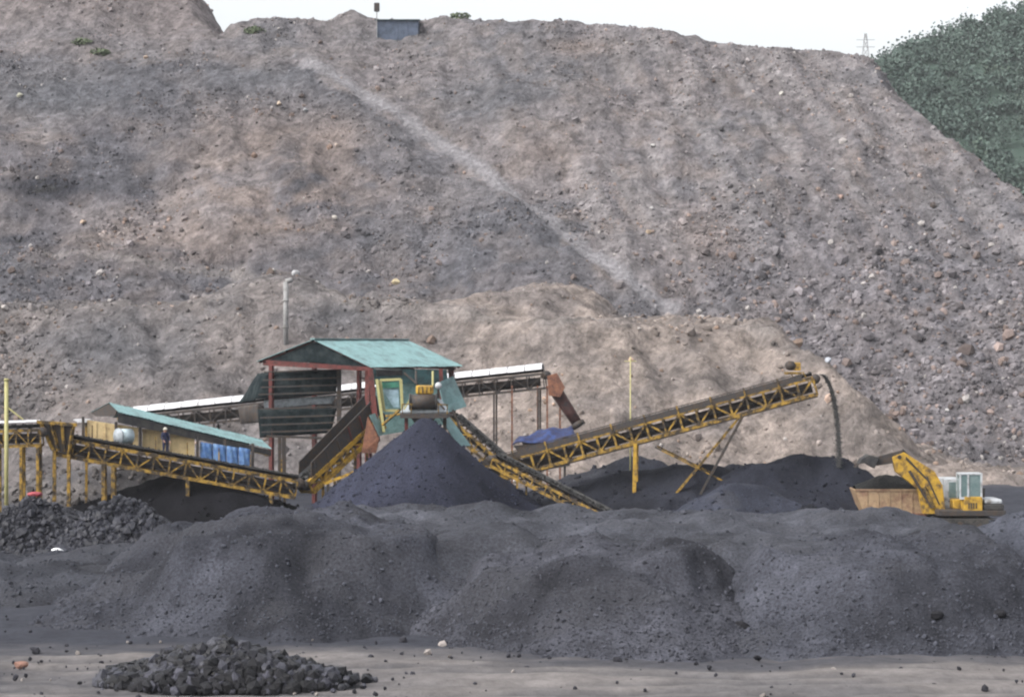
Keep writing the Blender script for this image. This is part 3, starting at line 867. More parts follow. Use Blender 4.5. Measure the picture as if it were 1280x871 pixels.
# handrail on the near side
for k in range(0, 20, 2):
    p = PL(k / 20, 1.2, .15)
    MB().bar(p, p + uL * .62, .09).build('rail_post', M['yellow'], lc)
MB().bar(PL(0.02, 1, -.44), PL(.94, 1, -.44), .055).build('rail', M['dark_steel'], lc)
for side in (-1, 1):
    MB().bar(PL(.455, side, 1), at(793, 640, 131.3) + sL * (side * .57) - Vector((0, 0, .8)), .2).build('column', M['yellow_clean'], lc, label='upright yellow column under the middle of the conveyor')
    a = PL(.775, side, 1)
    MB().bar(a, at(836, 628, 131) + sL * side * .9, .13).build('leg', M['yellow'], lc)
    MB().bar(a + tL * .12, at(880, 612, 131) + sL * side * .9 + Vector((-.6, 0, -1.0)), .12).build('leg', M['dark_steel'], lc)
    MB().bar(at(820, 558, 131) + sL * side * .8, at(905, 600, 131) + sL * side * .8, .09).build('leg_brace', M['yellow'], lc)
    MB().bar(at(850, 612, 131) + sL * side * .8, at(880, 575, 131) + sL * side * .8, .09).build('leg_brace', M['yellow'], lc)
MB().bar(at(868, 592, 131) - sL * .9, at(868, 592, 131) + sL * .9, .09).build('leg_tie', M['yellow'], lc)
hm = at(990, 457, 130.0)
mo = MB().tube(hm + Vector((-.1, -.35, 0)), hm + Vector((-.1, .35, 0)), .27, 14).build('motor', M['dark_steel'], lc, True)
MB().box(hm + Vector((.25, 0, -.05)), .42, .6, .46).build('gearbox', M['yellow_clean'], lc, bevel=.05)
MB().box(hm + Vector((.05, 0, -.42)), .9, .8, .14).build('motor_base', M['yellow'], lc)
for q in (-.15, .55):
    MB().bar(hm + Vector((q, -.4, -.35)), hm + Vector((q + .35, -.45, -.95)), .07).build('motor_bracket', M['yellow'], lc)
# falling coal
n = 6500
tt = RNG.random(n)
top_, bot_ = at(1027, 468, 130.0), at(1049, 584, 130.0)
xx = top_.x + (bot_.x - top_.x) * (1 - (1 - tt) ** 2.0) * 1.0
zz = top_.z + (bot_.z - top_.z) * (tt ** 1.6)
sp = (.028 + .045 * tt) * np.where(RNG.random(n) < .12, 2.2, 1)
pos = np.stack([xx + RNG.normal(0, 1, n) * sp, top_.y + RNG.normal(0, 1, n) * .22, zz], 1)
tag(rock_mass('falling_coal', pos, RNG.uniform(.014, .028, n), np.full((n, 3), .062) * RNG.uniform(.6, 1.6, (n, 1)), M['rock']),
    'thin stream of black coal falling from the long conveyor head onto the ridge', 'coal stream', kind='stuff')

# lower crossing conveyor
lw, Pw, tw, sw, uw = conveyor('discharge_conveyor', 'low yellow conveyor sloping down to the right below the tail of the long one', at(622, 573, 129), at(758, 643, 125.5), 1.0, .42, 8, M['yellow'], M['belt'])
for f_ in (.25, .7):
    for sd in (-1, 1): post(lw, Pw(f_, sd, 1), 0, .1, M['yellow'])
# conveyor from the screen house down to the tail of the long one
tc_, Pt, tt_, st_, ut_ = conveyor('transfer_conveyor', 'short rusty yellow conveyor from the screening house down to the long conveyor tail', at(568, 522, 137), at(640, 585, 134.5), .9, .6, 6, M['yellow'], M['belt'])
for f_ in (.3, .8):
    for sd in (-1, 1): post(tc_, Pt(f_, sd, 1), 0, .1, M['yellow'])
# dark blue covered hopper behind the conveyor tail
hp = at(686, 545, 139)
hr = empty('tail_hopper', (hp.x, hp.y, 0), 'dark steel hopper under a crumpled navy tarpaulin behind the long conveyor', 'hopper')
MB().sheet(at(640, 556, 137.8), at(722, 548, 137.8), at(714, 532, 140.2), at(650, 545, 140.2), 14, 8,
           lambda u, v: .28 * math.sin(math.pi * u) * math.sin(math.pi * v) + .10 * math.sin(9 * u + 4 * v) + .06 * math.sin(17 * u - 5 * v), .05).build('tarpaulin', M['navy'], hr, True)
MB().slab([at(642, 557, 137.9), at(720, 549, 137.9), at(712, 582, 137.9), at(664, 590, 137.9)], .08).build('side_plate', M['dark_steel'], hr)
MB().slab([at(650, 548, 140.1), at(714, 540, 140.1), at(708, 580, 140.1), at(668, 588, 140.1)], .08).build('back_plate', M['dark_steel'], hr)
for px in (668, 706):
    for d in (138.0, 140.0): MB().bar(at(px, 578, d), (at(px, 578, d).x, d, 0), .14).build('leg', M['dark_steel'], hr)

# ------------------------------------------------------------------ covered belt behind the sheds
C0, C1 = at(168, 521, 156), at(680, 467, 152)
cv, Pc, tc2, sc2, uc2 = conveyor('covered_conveyor', 'long grey conveyor under a white sheet cover running behind the sheds', C0, C1, 1.1, .95, 26, M['dark_steel'], M['belt'], belt_load=False, rollers=False)
for k in range(24):
    a0, a1 = k / 24 + .001, (k + 1) / 24 - .001
    for_prof = [(-.62, .30), (-.45, .55), (0, .66), (.45, .55), (.62, .30)]
    vs, fs = [], []
    for q, f_ in enumerate((a0, a1)):
        c = C0 + (C1 - C0) * f_
        for tk in (0, .03):
            for a, b in for_prof: vs.append(c + sc2 * a * 1.15 + uc2 * (b + tk + (.012 if k % 2 else 0)))
    for j in range(4):
        fs += [(j, j + 1, 11 + j, 10 + j), (5 + j, 15 + j, 16 + j, 6 + j), (j, 5 + j, 6 + j, j + 1), (10 + j, 11 + j, 16 + j, 15 + j)]
    fs += [(0, 10, 15, 5), (4, 9, 19, 14)]
    MB().add(vs, fs).build('cover_sheet', M['white'], cv)
for f_ in (.05, .2, .36, .55, .78, .88, .985):
    for sd in (-1, 1): post(cv, Pc(f_, sd, 1), 0, .12, M['dark_steel'])
for px in (640, 672, 684):
    MB().bar(at(px, 482, 151.5), (at(px, 482, 151.5).x, 151.5, 0), .11, .11).build('trestle_leg', M['rust'], cv)
ch = at(690, 478, 150.5)
cr = empty('discharge_chute', (ch.x, ch.y, 0), 'rusty brown chute box with a dark slanting pipe at the covered conveyor end', 'chute')
MB().slab([at(684, 470, 149.9), at(696, 466, 149.9), at(706, 484, 149.9), at(700, 496, 149.9), at(686, 494, 149.9)], 1.0).build('chute_box', M['rust'], cr)
MB().tube(at(696, 490, 150.5), at(722, 530, 150.0), .42, 14, .34).build('chute_pipe', mat('dark_rust_pipe', (.06, .025, .022), .75, (.03, .02, .02), 3, fine=.2), cr, True)
MB().tube(at(721, 528, 150.0), at(724, 533, 149.95), .46, 14, .46).build('pipe_collar', M['dark_steel'], cr, True)
MB().bar(at(700, 492, 150.5), (at(700, 492, 150.5).x, 150.5, 0), .12).build('leg', M['rust'], cr)

# ------------------------------------------------------------------ main shed
AL = math.radians(30)
U = Vector((math.cos(AL), -math.sin(AL), 0)); R_ = Vector((math.sin(AL), math.cos(AL), 0))
D0 = 138.0
apex = at(391, 424.5, D0)
shed = empty('open_sided_shed', (apex.x, apex.y, 0), 'tall open sided shed with teal roof on red posts over dark shade cloth', 'shed')
HW, RL, RISE = 4.15, 10.4, 1.42
eL, eR = apex - U * HW - Vector((0, 0, RISE - .1)), apex + U * HW - Vector((0, 0, RISE + .22))
NS = 11
for k in range(NS):
    for side, ee in ((0, eL), (1, eR)):
        a, b = k / NS * RL, (k + 1.04) / NS * RL
        jit = Vector((0, 0, .014 * (k % 2) + random.uniform(-.01, .01)))
        q0, q1 = apex + R_ * a + jit, apex + R_ * b + jit
        q2, q3 = ee + R_ * b + jit + U * random.uniform(-.05, .05), ee + R_ * a + jit
        if side == 0: args = (q1, q0, q3, q2)
        else: args = (q0, q1, q2, q3)
        MB().sheet(*args, 20, 3, lambda u, v: .022 * math.sin(u * 2 * math.pi * 5), .012).build('roof_sheet', M['teal'], shed)
MB().bar(apex + Vector((0, 0, .05)) - R_ * .05, apex + R_ * (RL + .1) + Vector((0, 0, .05)), .34, .07).build('ridge_cap', M['teal'], shed)
g0 = R_ * .25
MB().slab([apex + g0 - Vector((0, 0, .1)), eL + g0 + U * .3 - Vector((0, 0, .06)), apex + g0 - Vector((0, 0, 1.36)), eR + g0 - U * .3 - Vector((0, 0, .06))], .04).build('gable_panel', M['tarp'], shed)
for f_ in (.3, 5.2, 10.0):
    o_ = R_ * f_
    MB().bar(eL + o_ + U * .3 - Vector((0, 0, .14)), eR + o_ - U * .3 - Vector((0, 0, .14)), .14, .16).build('tie_beam', M['red'], shed)
    MB().bar(eL + o_ - Vector((0, 0, .07)), apex + o_ - Vector((0, 0, .09)), .1, .1).build('rafter', M['red'], shed)
    MB().bar(eR + o_ - Vector((0, 0, .07)), apex + o_ - Vector((0, 0, .09)), .1, .1).build('rafter', M['red'], shed)
for f_ in (0.04, .5, .96):
    for sg, ee in ((-1, eL), (1, eR)):
        a = apex.lerp(ee, f_) - Vector((0, 0, .06)); 
        MB().bar(a, a + R_ * RL, .08, .08).build('purlin', M['dark_steel'], shed)


def red_post(fr, fu, w=.24, m='red'):
    p = apex + U * fu + R_ * fr
    ztop = (eL.z + (eR.z - eL.z) * (fu + HW) / (2 * HW)) - .2
    MB().bar((p.x, p.y, 0), (p.x, p.y, ztop), w, w, R_).build('post', M[m], shed)


red_post(.3, -3.25); red_post(.35, 3.75, .3)
red_post(5.2, -3.5); red_post(9.9, -3.3); red_post(9.95, 3.6, .26); red_post(5.2, 3.75, .2)
pm = at(422, 455, D0 - .2)
MB().bar((pm.x, pm.y + 1.2, 0), (pm.x, pm.y + 1.2, pm.z), .26).build('post', M['dark_steel'], shed, label='dark middle post of the shed')
MB().bar(at(333, 452, 137.4), at(463, 461, 135.9), .12, .2).build('eave_beam', M['red'], shed)


def cloth(pts, d, sag, name='shade_cloth', m='tarp', parent=shed, nu=16, nv=8, seed=0, t=.03):
    q = [at(*p_, dd) for p_, dd in zip(pts, d)]
    return MB().sheet(q[0], q[1], q[2], q[3], nu, nv, lambda u, v: sag * math.sin(math.pi * u) * math.sin(math.pi * v * .9) +
                      .03 * math.sin(11 * u + 3 * v + seed) + .02 * math.sin(23 * u + seed), t).build(name, M[m], parent, True)


cloth([(318, 499), (420, 492), (423, 462), (330, 465)], (140, 139.6, 139.6, 140), .05, seed=1)
cloth([(325, 547), (414, 541), (421, 510), (322, 512)], (139.8, 139.4, 139.4, 139.8), .06, seed=2)
cloth([(298, 504), (320, 500), (331, 466), (322, 468)], (143, 140.1, 140.1, 142), .15, seed=3)
cloth([(300, 530), (325, 528), (322, 505), (297, 508)], (143, 140.2, 140.2, 143), .15, seed=4, m='dark_steel')
cloth([(330, 511), (415, 504), (420, 494), (330, 500)], (140.6, 140.2, 140.2, 140.6), .1, seed=5, m='grey')
for r0 in ((473, 329, 424), (482, 326, 423), (491, 323, 422), (520, 325, 421), (529, 326, 419), (538, 327, 417), (463, 330, 424), (509, 325, 422)):
    MB().bar(at(r0[1], r0[0] + 2, 139.5), at(r0[2], r0[0] - 1, 139.2), .08).build('cloth_rail', M['dark_steel'], shed)
MB().bar(at(333, 545, 138.6), at(420, 548, 138.8), .14).build('floor_beam', M['dark_steel'], shed)
for px in (350, 356, 410):
    MB().bar(at(px, 546, 139.5), (at(px, 546, 139.5).x, 139.5, 0), .16).build('floor_post', M['dark_steel'], shed)

# steep loading conveyor with dark skirt plates
B0, B1 = at(378, 603, 130.5), at(468, 521, 134.5)
sc_, Ps, ts, ss, us = conveyor('loading_conveyor', 'steep bright yellow conveyor with dark skirt plates rising into the screening house', B0, B1, 1.0, .62, 7, M['yellow_clean'], M['belt'], chord=.24, brace=.12)
for sd in (-1, 1):
    MB().slab([Ps(.04, sd * 1.05, -.15), Ps(1, sd * 1.05, -.15), Ps(1.06, sd * 1.05, -2.0), Ps(.12, sd * 1.05, -1.4)], .06).build('skirt_plate', M['dark_steel'], sc_)
for k in range(6):
    f_ = .12 + .16 * k
    MB().bar(Ps(f_, 1.16, -.12), Ps(f_ + .03, 1.16, -1.35 - .07 * k), .07).build('skirt_rib', M['red'] if k > 2 else M['dark_steel'], sc_)
for f_ in (.3, .75):
    for sd in (-1, 1): post(sc_, Ps(f_, sd, 1), 0, .14, M['yellow'])
MB().bar(Ps(.12, 1, 1.1), at(442, 590, 130.8), .16).build('side_strut', M['yellow_clean'], sc_)

# ------------------------------------------------------------------ screening house
DS = 133.5
sh0 = at(520, 520, DS)
sh = empty('screening_house', (sh0.x, sh0.y, 0), 'teal steel screening house with yellow framed opening above the coal cone', 'building')
T = lambda *p, d=DS: at(*p, d)
MB().slab([T(466, 481, d=135.5), T(560, 478, d=137.5), T(558, 462, d=137.5), T(466, 461, d=135.5)], .06).build('upper_wall', M['teal_dark'], sh)
MB().slab([T(470, 545, d=136.2), T(560, 530, d=137.7), T(560, 478, d=137.7), T(470, 481, d=136.2)], .06).build('back_wall', mat('mid_teal_sheet', (.16, .27, .26), .6, (.08, .14, .14), 1.6, .42, .66, fine=.2), sh)
# framed opening: frame bars and tilted teal plate
fr = [(475, 475), (501, 474), (503, 513), (480, 513)]
for i in range(4):
    MB().bar(T(*fr[i], d=133.1), T(*fr[(i + 1) % 4], d=133.1), .17, .14).build('opening_frame', M['frame'], sh)
MB().slab([T(478, 487), T(498, 487), T(499, 509), T(492, 509)], .05).build('opening_plate', mat('pale_blue_sheet', (.30, .42, .50), .5, (.2, .3, .34), 2, .45, .65, fine=.15), sh)
MB().slab([T(477, 478, d=133.6), T(500, 477, d=133.6), T(500, 484, d=133.6), T(477, 485, d=133.6)], .05).build('opening_lintel', mat('green_sheet', (.05, .20, .14), .6, (.04, .1, .08), 2, fine=.2), sh)
MB().bar(T(463, 461, d=133.0), T(472, 552, d=132.7), .30, .24).build('corner_post', M['red'], sh)
MB().bar(T(471, 474, d=132.9), T(480, 540, d=132.7), .16, .16).build('corner_post', M['frame'], sh)
MB().bar(T(551, 461, d=136.2), T(553, 520, d=136.2), .22, .22).build('corner_post', M['red'], sh)
MB().slab([T(548, 478, d=133.2), T(566, 470, d=134.2), T(583, 508, d=134.2), T(556, 517, d=133.2)], .06).build('side_wing', M['teal'], sh)
MB().slab([T(549, 521, d=132.6), T(560, 519, d=133.4), T(588, 557, d=133.4), T(574, 558, d=132.6)], .06).build('chute_plate', M['teal'], sh)
MB().slab([T(462, 519, d=132.3), T(471, 515, d=132.9), T(480, 541, d=132.9), T(474, 545, d=132.3)], .06).build('chute_plate', M['teal'], sh)
MB().slab([T(460, 520, d=132.2), T(474, 548, d=132.2), T(470, 566, d=132.4), T(452, 566, d=132.4)], .08).build('skirt_plate', M['rust'], sh)
# platform and screen box
MB().box(T(531, 519, d=131.2), 2.7, 2.6, .26).build('platform', M['dark_steel'], sh)
MB().slab([T(500, 516, d=130.5), T(512, 500, d=131.5), T(552, 500, d=131.5), T(561, 515, d=130.5)], .09).build('screen_box', M['grey'], sh)
mt_ = T(529, 502, d=130.6)
dr = MB().tube(mt_ + Vector((-.72, 0, 0)), mt_ + Vector((.72, 0, 0)), .42, 18).build('drum', M['dark_steel'], sh, True)
for sx in (-.74, .74):
    MB().tube(mt_ + Vector((sx - .05, 0, 0)), mt_ + Vector((sx + .05, 0, 0)), .47, 18).build('flange', M['belt'], dr, True)
vb = T(531, 487, d=130.9)
mo = MB().box(vb, 1.0, .8, .5).build('motor', M['yellow_clean'], sh, bevel=.12)
for k in range(4):
    MB().box(vb + Vector((-.33 + .22 * k, -.42, 0)), .05, .04, .36).build('cooling_fin', M['yellow'], mo)
MB().box(T(531, 494, d=130.9), .8, .7, .12).build('motor_base', M['dark_steel'], sh)
lb = T(548, 482, d=131.5)
la = MB().tube(lb + Vector((0, -.15, 0)), lb + Vector((0, .15, 0)), .2, 14).build('lamp', M['cab_white'], sh, True)
MB().bar(lb - Vector((0, 0, .2)), T(548, 498, d=131.5), .14).build('lamp_bracket', M['dark_steel'], la)
for px in (508, 556):
    for d in (130.9, 133.6): MB().bar(T(px, 520, d=d), (T(px, 520, d=d).x, d, 0), .2).build('leg', M['red'] if px < 520 else M['dark_steel'], sh)
MB().bar(T(500, 512, d=131), T(478, 531, d=132.4), .12).build('side_strut', M['yellow'], sh)
for k, (a, b) in enumerate((((505, 512), (513, 498)), ((513, 498), (519, 505)), ((545, 500), (556, 512)))):
    MB().bar(T(*a, d=130.3), T(*b, d=130.3), .1).build('guard_bar', M['frame'] if k < 2 else M['dark_steel'], sh)

for k, px in enumerate((503, 514, 548, 559)):
    MB().bar(T(px, 517, d=129.9), T(px, 505, d=129.9), .06).build('rail_post', M['yellow'], sh)
MB().bar(T(502, 505, d=129.9), T(516, 505, d=129.9), .06).build('rail', M['yellow'], sh)
MB().bar(T(546, 505, d=129.9), T(560, 506, d=129.9), .06).build('rail', M['yellow'], sh)
MB().slab([T(512, 519, d=130.1), T(546, 519, d=130.1), T(539, 531, d=130.3), T(520, 531, d=130.3)], .1).build('feed_lip', M['belt'], sh)
for a, b, m_ in (((505, 466), (545, 500), 'dark_steel'), ((520, 464), (520, 480), 'dark_steel'), ((541, 464), (541, 482), 'frame'), ((482, 520), (505, 517), 'yellow'), ((566, 512), (577, 540), 'dark_steel')):
    MB().tube(T(*a, d=132.6), T(*b, d=132.2), .06, 8).build('pipe', M[m_], sh)
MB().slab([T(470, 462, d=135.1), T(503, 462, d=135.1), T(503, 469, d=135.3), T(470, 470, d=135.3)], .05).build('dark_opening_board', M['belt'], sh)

# ------------------------------------------------------------------ feeder line at left: lattice conveyor under a canopy
E0, E1 = at(74, 547, 128.5), at(372, 601, 130.0)
fc_, Pf, tf, sf, uf = conveyor('feeder_conveyor', 'yellow lattice feeder conveyor sloping down to the right under the canopy at left', E0, E1, 1.2, .92, 15, M['yellow'], M['belt'], chord=.17, brace=.09)
for f_ in (.2, .24, .55, .9):
    for sd in (-1, 1): post(fc_, Pf(f_, sd, 1), 0, .2, M['yellow'])
for k in range(0, 15, 2):
    MB().bar(Pf(k / 15, -1.3, 0), Pf(k / 15, -1.3, 0) + Vector((0, 0, 1.0)), .06).build('rail_post', M['yellow'], fc_)
walk = MB().slab([Pf(0, -1, .08), Pf(1, -1, .08), Pf(1, -2.2, .08), Pf(0, -2.2, .08)], .05).build('walkway', M['dark_steel'], fc_)

CA = math.radians(62)
cu = Vector((math.cos(CA), -math.sin(CA), 0))
k0, k1 = at(136, 503, 131.0), at(326, 549, 135.0)
can = empty('canopy', ((k0.x + k1.x) / 2, (k0.y + k1.y) / 2, 0), 'low sloping teal sheet canopy over cream panels along the feeder conveyor', 'canopy')
rv = k1 - k0
NC = 9
for k in range(NC):
    for side in (0, 1):
        a, b = k / NC, (k + 1.04) / NC
        jit = Vector((0, 0, .014 * (k % 2) + random.uniform(-.012, .012)))
        q0, q1 = k0 + rv * a + jit, k0 + rv * b + jit
        off = cu * 1.7 - Vector((0, 0, .50)) if side else -cu * 3.3 - Vector((0, 0, .62))
        q2, q3 = q1 + off, q0 + off
        args = (q0, q1, q2, q3) if side else (q1, q0, q3, q2)
        MB().sheet(*args, 20, 2, lambda u, v: .02 * math.sin(u * 2 * math.pi * 5), .012).build('roof_sheet', M['teal'], can)
MB().slab([k0 - cu * 3.2 - Vector((0, 0, .68)), k0 - Vector((0, 0, .08)), k0 + cu * 1.5 - Vector((0, 0, .45)), k0 + cu * 1.1 - Vector((0, 0, .75)), k0 - cu * 2.2 - Vector((0, 0, .85))], .05).build('gable_panel', M['dark_steel'], can)
fas = cu * 1.6 - Vector((0, 0, .58))
MB().slab([k0 + fas, k1 + fas, k1 + fas - Vector((0, 0, .3)), k0 + fas - Vector((0, 0, .5))], .05).build('eave_shade_strip', M['belt'], can)  # dark strip stands in for the shaded interior under the near eave
MB().bar(k0 + fas * .9 + cu * .1 - Vector((0, 0, .35)), k1 + fas * .9 + cu * .1 - Vector((0, 0, .35)), .12).build('eave_beam', M['yellow'], can)


def crow(px): return (px - 105) / (245 - 105)


panels = [(109, 143), (147, 173), (178, 207), (212, 243)]
for i, (a, b) in enumerate(panels):
    ta, tb = 524 + 22 * crow(a), 524 + 22 * crow(b)
    ba, bb = 553 + 24 * crow(a), 553 + 24 * crow(b)
    da, db = 130.6 + 1.2 * crow(a), 130.6 + 1.2 * crow(b)
    pts = [at(a, ba, da), at(b, bb, db), at(b, tb, db), at(a, ta, da)]
    pn = MB().slab(pts, .06).build('cream_panel', M['cream'], can)
    c = sum((Vector(q) for q in pts), Vector()) / 4
    for f_ in (.33, .67):
        x0, x1 = pts[0].lerp(pts[1], f_), pts[3].lerp(pts[2], f_)
        MB().bar(x0 + Vector((0, -.05, .05)), x1 + Vector((0, -.05, -.05)), .05, .035).build('panel_rib', M['cream'], pn)
for px in (104, 145, 175.5, 209.5, 247, 281, 316):
    p = at(px, 523 + 22 * crow(px), 130.45 + 1.2 * crow(px))
    MB().bar((p.x, p.y, Pf(min((px - 74) / 298, 1), -1.6, .08).z - .1), p + Vector((0, 0, .1)), .14).build('post', M['dark_steel'], can)
for a, b in ((250, 266), (266.5, 283), (283.5, 298), (298.5, 313)):
    h = random.uniform(-3, 3)
    ta, tb = 551 + 10 * (a - 250) / 60 + h, 551 + 10 * (b - 250) / 60 + h
    q = [at(a, ta + 30, 131.7), at(b, tb + 30, 131.8), at(b, tb, 131.9), at(a, ta, 131.8)]
    MB().sheet(*q, 10, 6, lambda u, v: .12 * math.sin(math.pi * u) + .05 * math.sin(13 * u + 5 * v), .03).build('blue_sheet', M['blue'], can, True)

# motor on the feeder walkway
dm = at(156, 545, 129.6)
em = empty('drive_motor', (dm.x, dm.y, dm.z - .5), 'pale blue grey drive motor standing in front of the cream panels', 'motor')
MB().tube(dm + Vector((-.3, -.25, 0)), dm + Vector((.3, .25, 0)), .42, 18).build('housing', mat('pale_blue_grey_paint', (.38, .46, .50), .5, (.22, .27, .28), 3, .45, .65, fine=.15), em, True)
MB().tube(dm + Vector((-.34, -.29, 0)), dm + Vector((-.29, -.24, 0)), .46, 18).build('end_cover', M['grey'], em, True)
MB().box(dm - Vector((0, 0, .48)), .8, .6, .14).build('foot', M['dark_steel'], em)

# yellow hopper, horizontal feed frame and the post at the far left
hx = at(66, 545, 128.0)
ho = empty('feed_hopper', (hx.x, hx.y, 0), 'yellow ribbed feed hopper at the left end of the feeder conveyor', 'hopper')
MB().slab([at(50, 527, 127.4), at(92, 531, 127.4), at(86, 566, 127.8), at(66, 562, 127.8)], .07).build('front_plate', M['dark_steel'], ho)
MB().slab([at(50, 526, 129.4), at(92, 530, 129.4), at(86, 565, 129.0), at(66, 561, 129.0)], .07).build('back_plate', M['dark_steel'], ho)
MB().slab([at(50, 527, 127.4), at(50, 526, 129.4), at(66, 561, 129.0), at(66, 562, 127.8)], .07).build('side_plate', M['yellow'], ho)
for a, b in (((50, 527), (66, 562)), ((64, 528), (73, 563)), ((78, 530), (80, 564)), ((92, 531), (86, 566))):
    MB().bar(at(*a, 127.3), at(*b, 127.7), .16).build('rib', M['yellow'], ho)
MB().bar(at(46, 527, 127.3), at(96, 531, 127.3), .18).build('rim', M['yellow'], ho)
for px in (68, 86):
    for d in (127.8, 129.2): MB().bar(at(px, 563, d), (at(px, 563, d).x, d, 0), .18).build('leg', M['yellow'], ho)
ff, Pff, tff, sff, uff = conveyor('feed_conveyor', 'level yellow conveyor entering at the left frame edge beneath pale sheets', at(-70, 541, 127.5), at(52, 537, 127.8), 1.1, .85, 8, M['yellow'], M['belt'])
for k in range(5):
    a, b = .08 + .18 * k, .08 + .18 * k + .172
    MB().slab([Pff(a, 1.15, -.55), Pff(b, 1.15, -.55), Pff(b, -1.15, -.62), Pff(a, -1.15, -.62)], .03).build('cover_sheet', M['white'], ff)
for f_ in (.15, .55, .8, .97):
    for sd in (-1, 1): post(ff, Pff(f_, sd, 1), 0, .15, M['yellow'])
sd_ = at(108, 527, 132.5)
st = empty('sheet_stack', (sd_.x, sd_.y, sd_.z - .1), 'small stack of pale sheets on the canopy end by the hopper', 'sheets')
for k in range(3):
    MB().box(sd_ + Vector((-.1 * k, 0, .06 * k)), .95, .8, .05).build('sheet', M['white'], st)
# bearer that carries the sheets
MB().bar((sd_.x, sd_.y, 0), (sd_.x, sd_.y, sd_.z - .05), .14).build('bearer_post', M['yellow'], ff)

pl = at(8, 480, 124)
pp = empty('yellow_post', (pl.x, pl.y, 0), 'slim pale yellow post standing at the left frame edge', 'post')
MB().tube((pl.x, pl.y, 0), pl + Vector((0, 0, .2)), .11, 12).build('shaft', M['frame'], pp, True)
MB().tube((pl.x, pl.y, pl.z + .2), (pl.x, pl.y, pl.z + .3), .16, 12, .1).build('cap', M['frame'], pp, True)
MB().bar((pl.x, pl.y, pl.z - 1.2), (pl.x + .9, pl.y, pl.z - 1.9), .08).build('stay', M['frame'], pp)
MB().box((pl.x, pl.y, .06), .5, .5, .12).build('base_plate', M['yellow'], pp)

pl = at(788, 446, 134)
pp = empty('light_mast', (pl.x, pl.y, 0), 'slender yellow mast rising behind the middle of the long conveyor', 'mast')
MB().tube((pl.x, pl.y, 0), pl, .055, 10, .035).build('shaft', M['frame'], pp, True)
MB().bar(pl - Vector((.35, 0, .25)), pl + Vector((.35, 0, -.25)), .05).build('cross_arm', M['frame'], pp)

# ------------------------------------------------------------------ worker by the cream panels


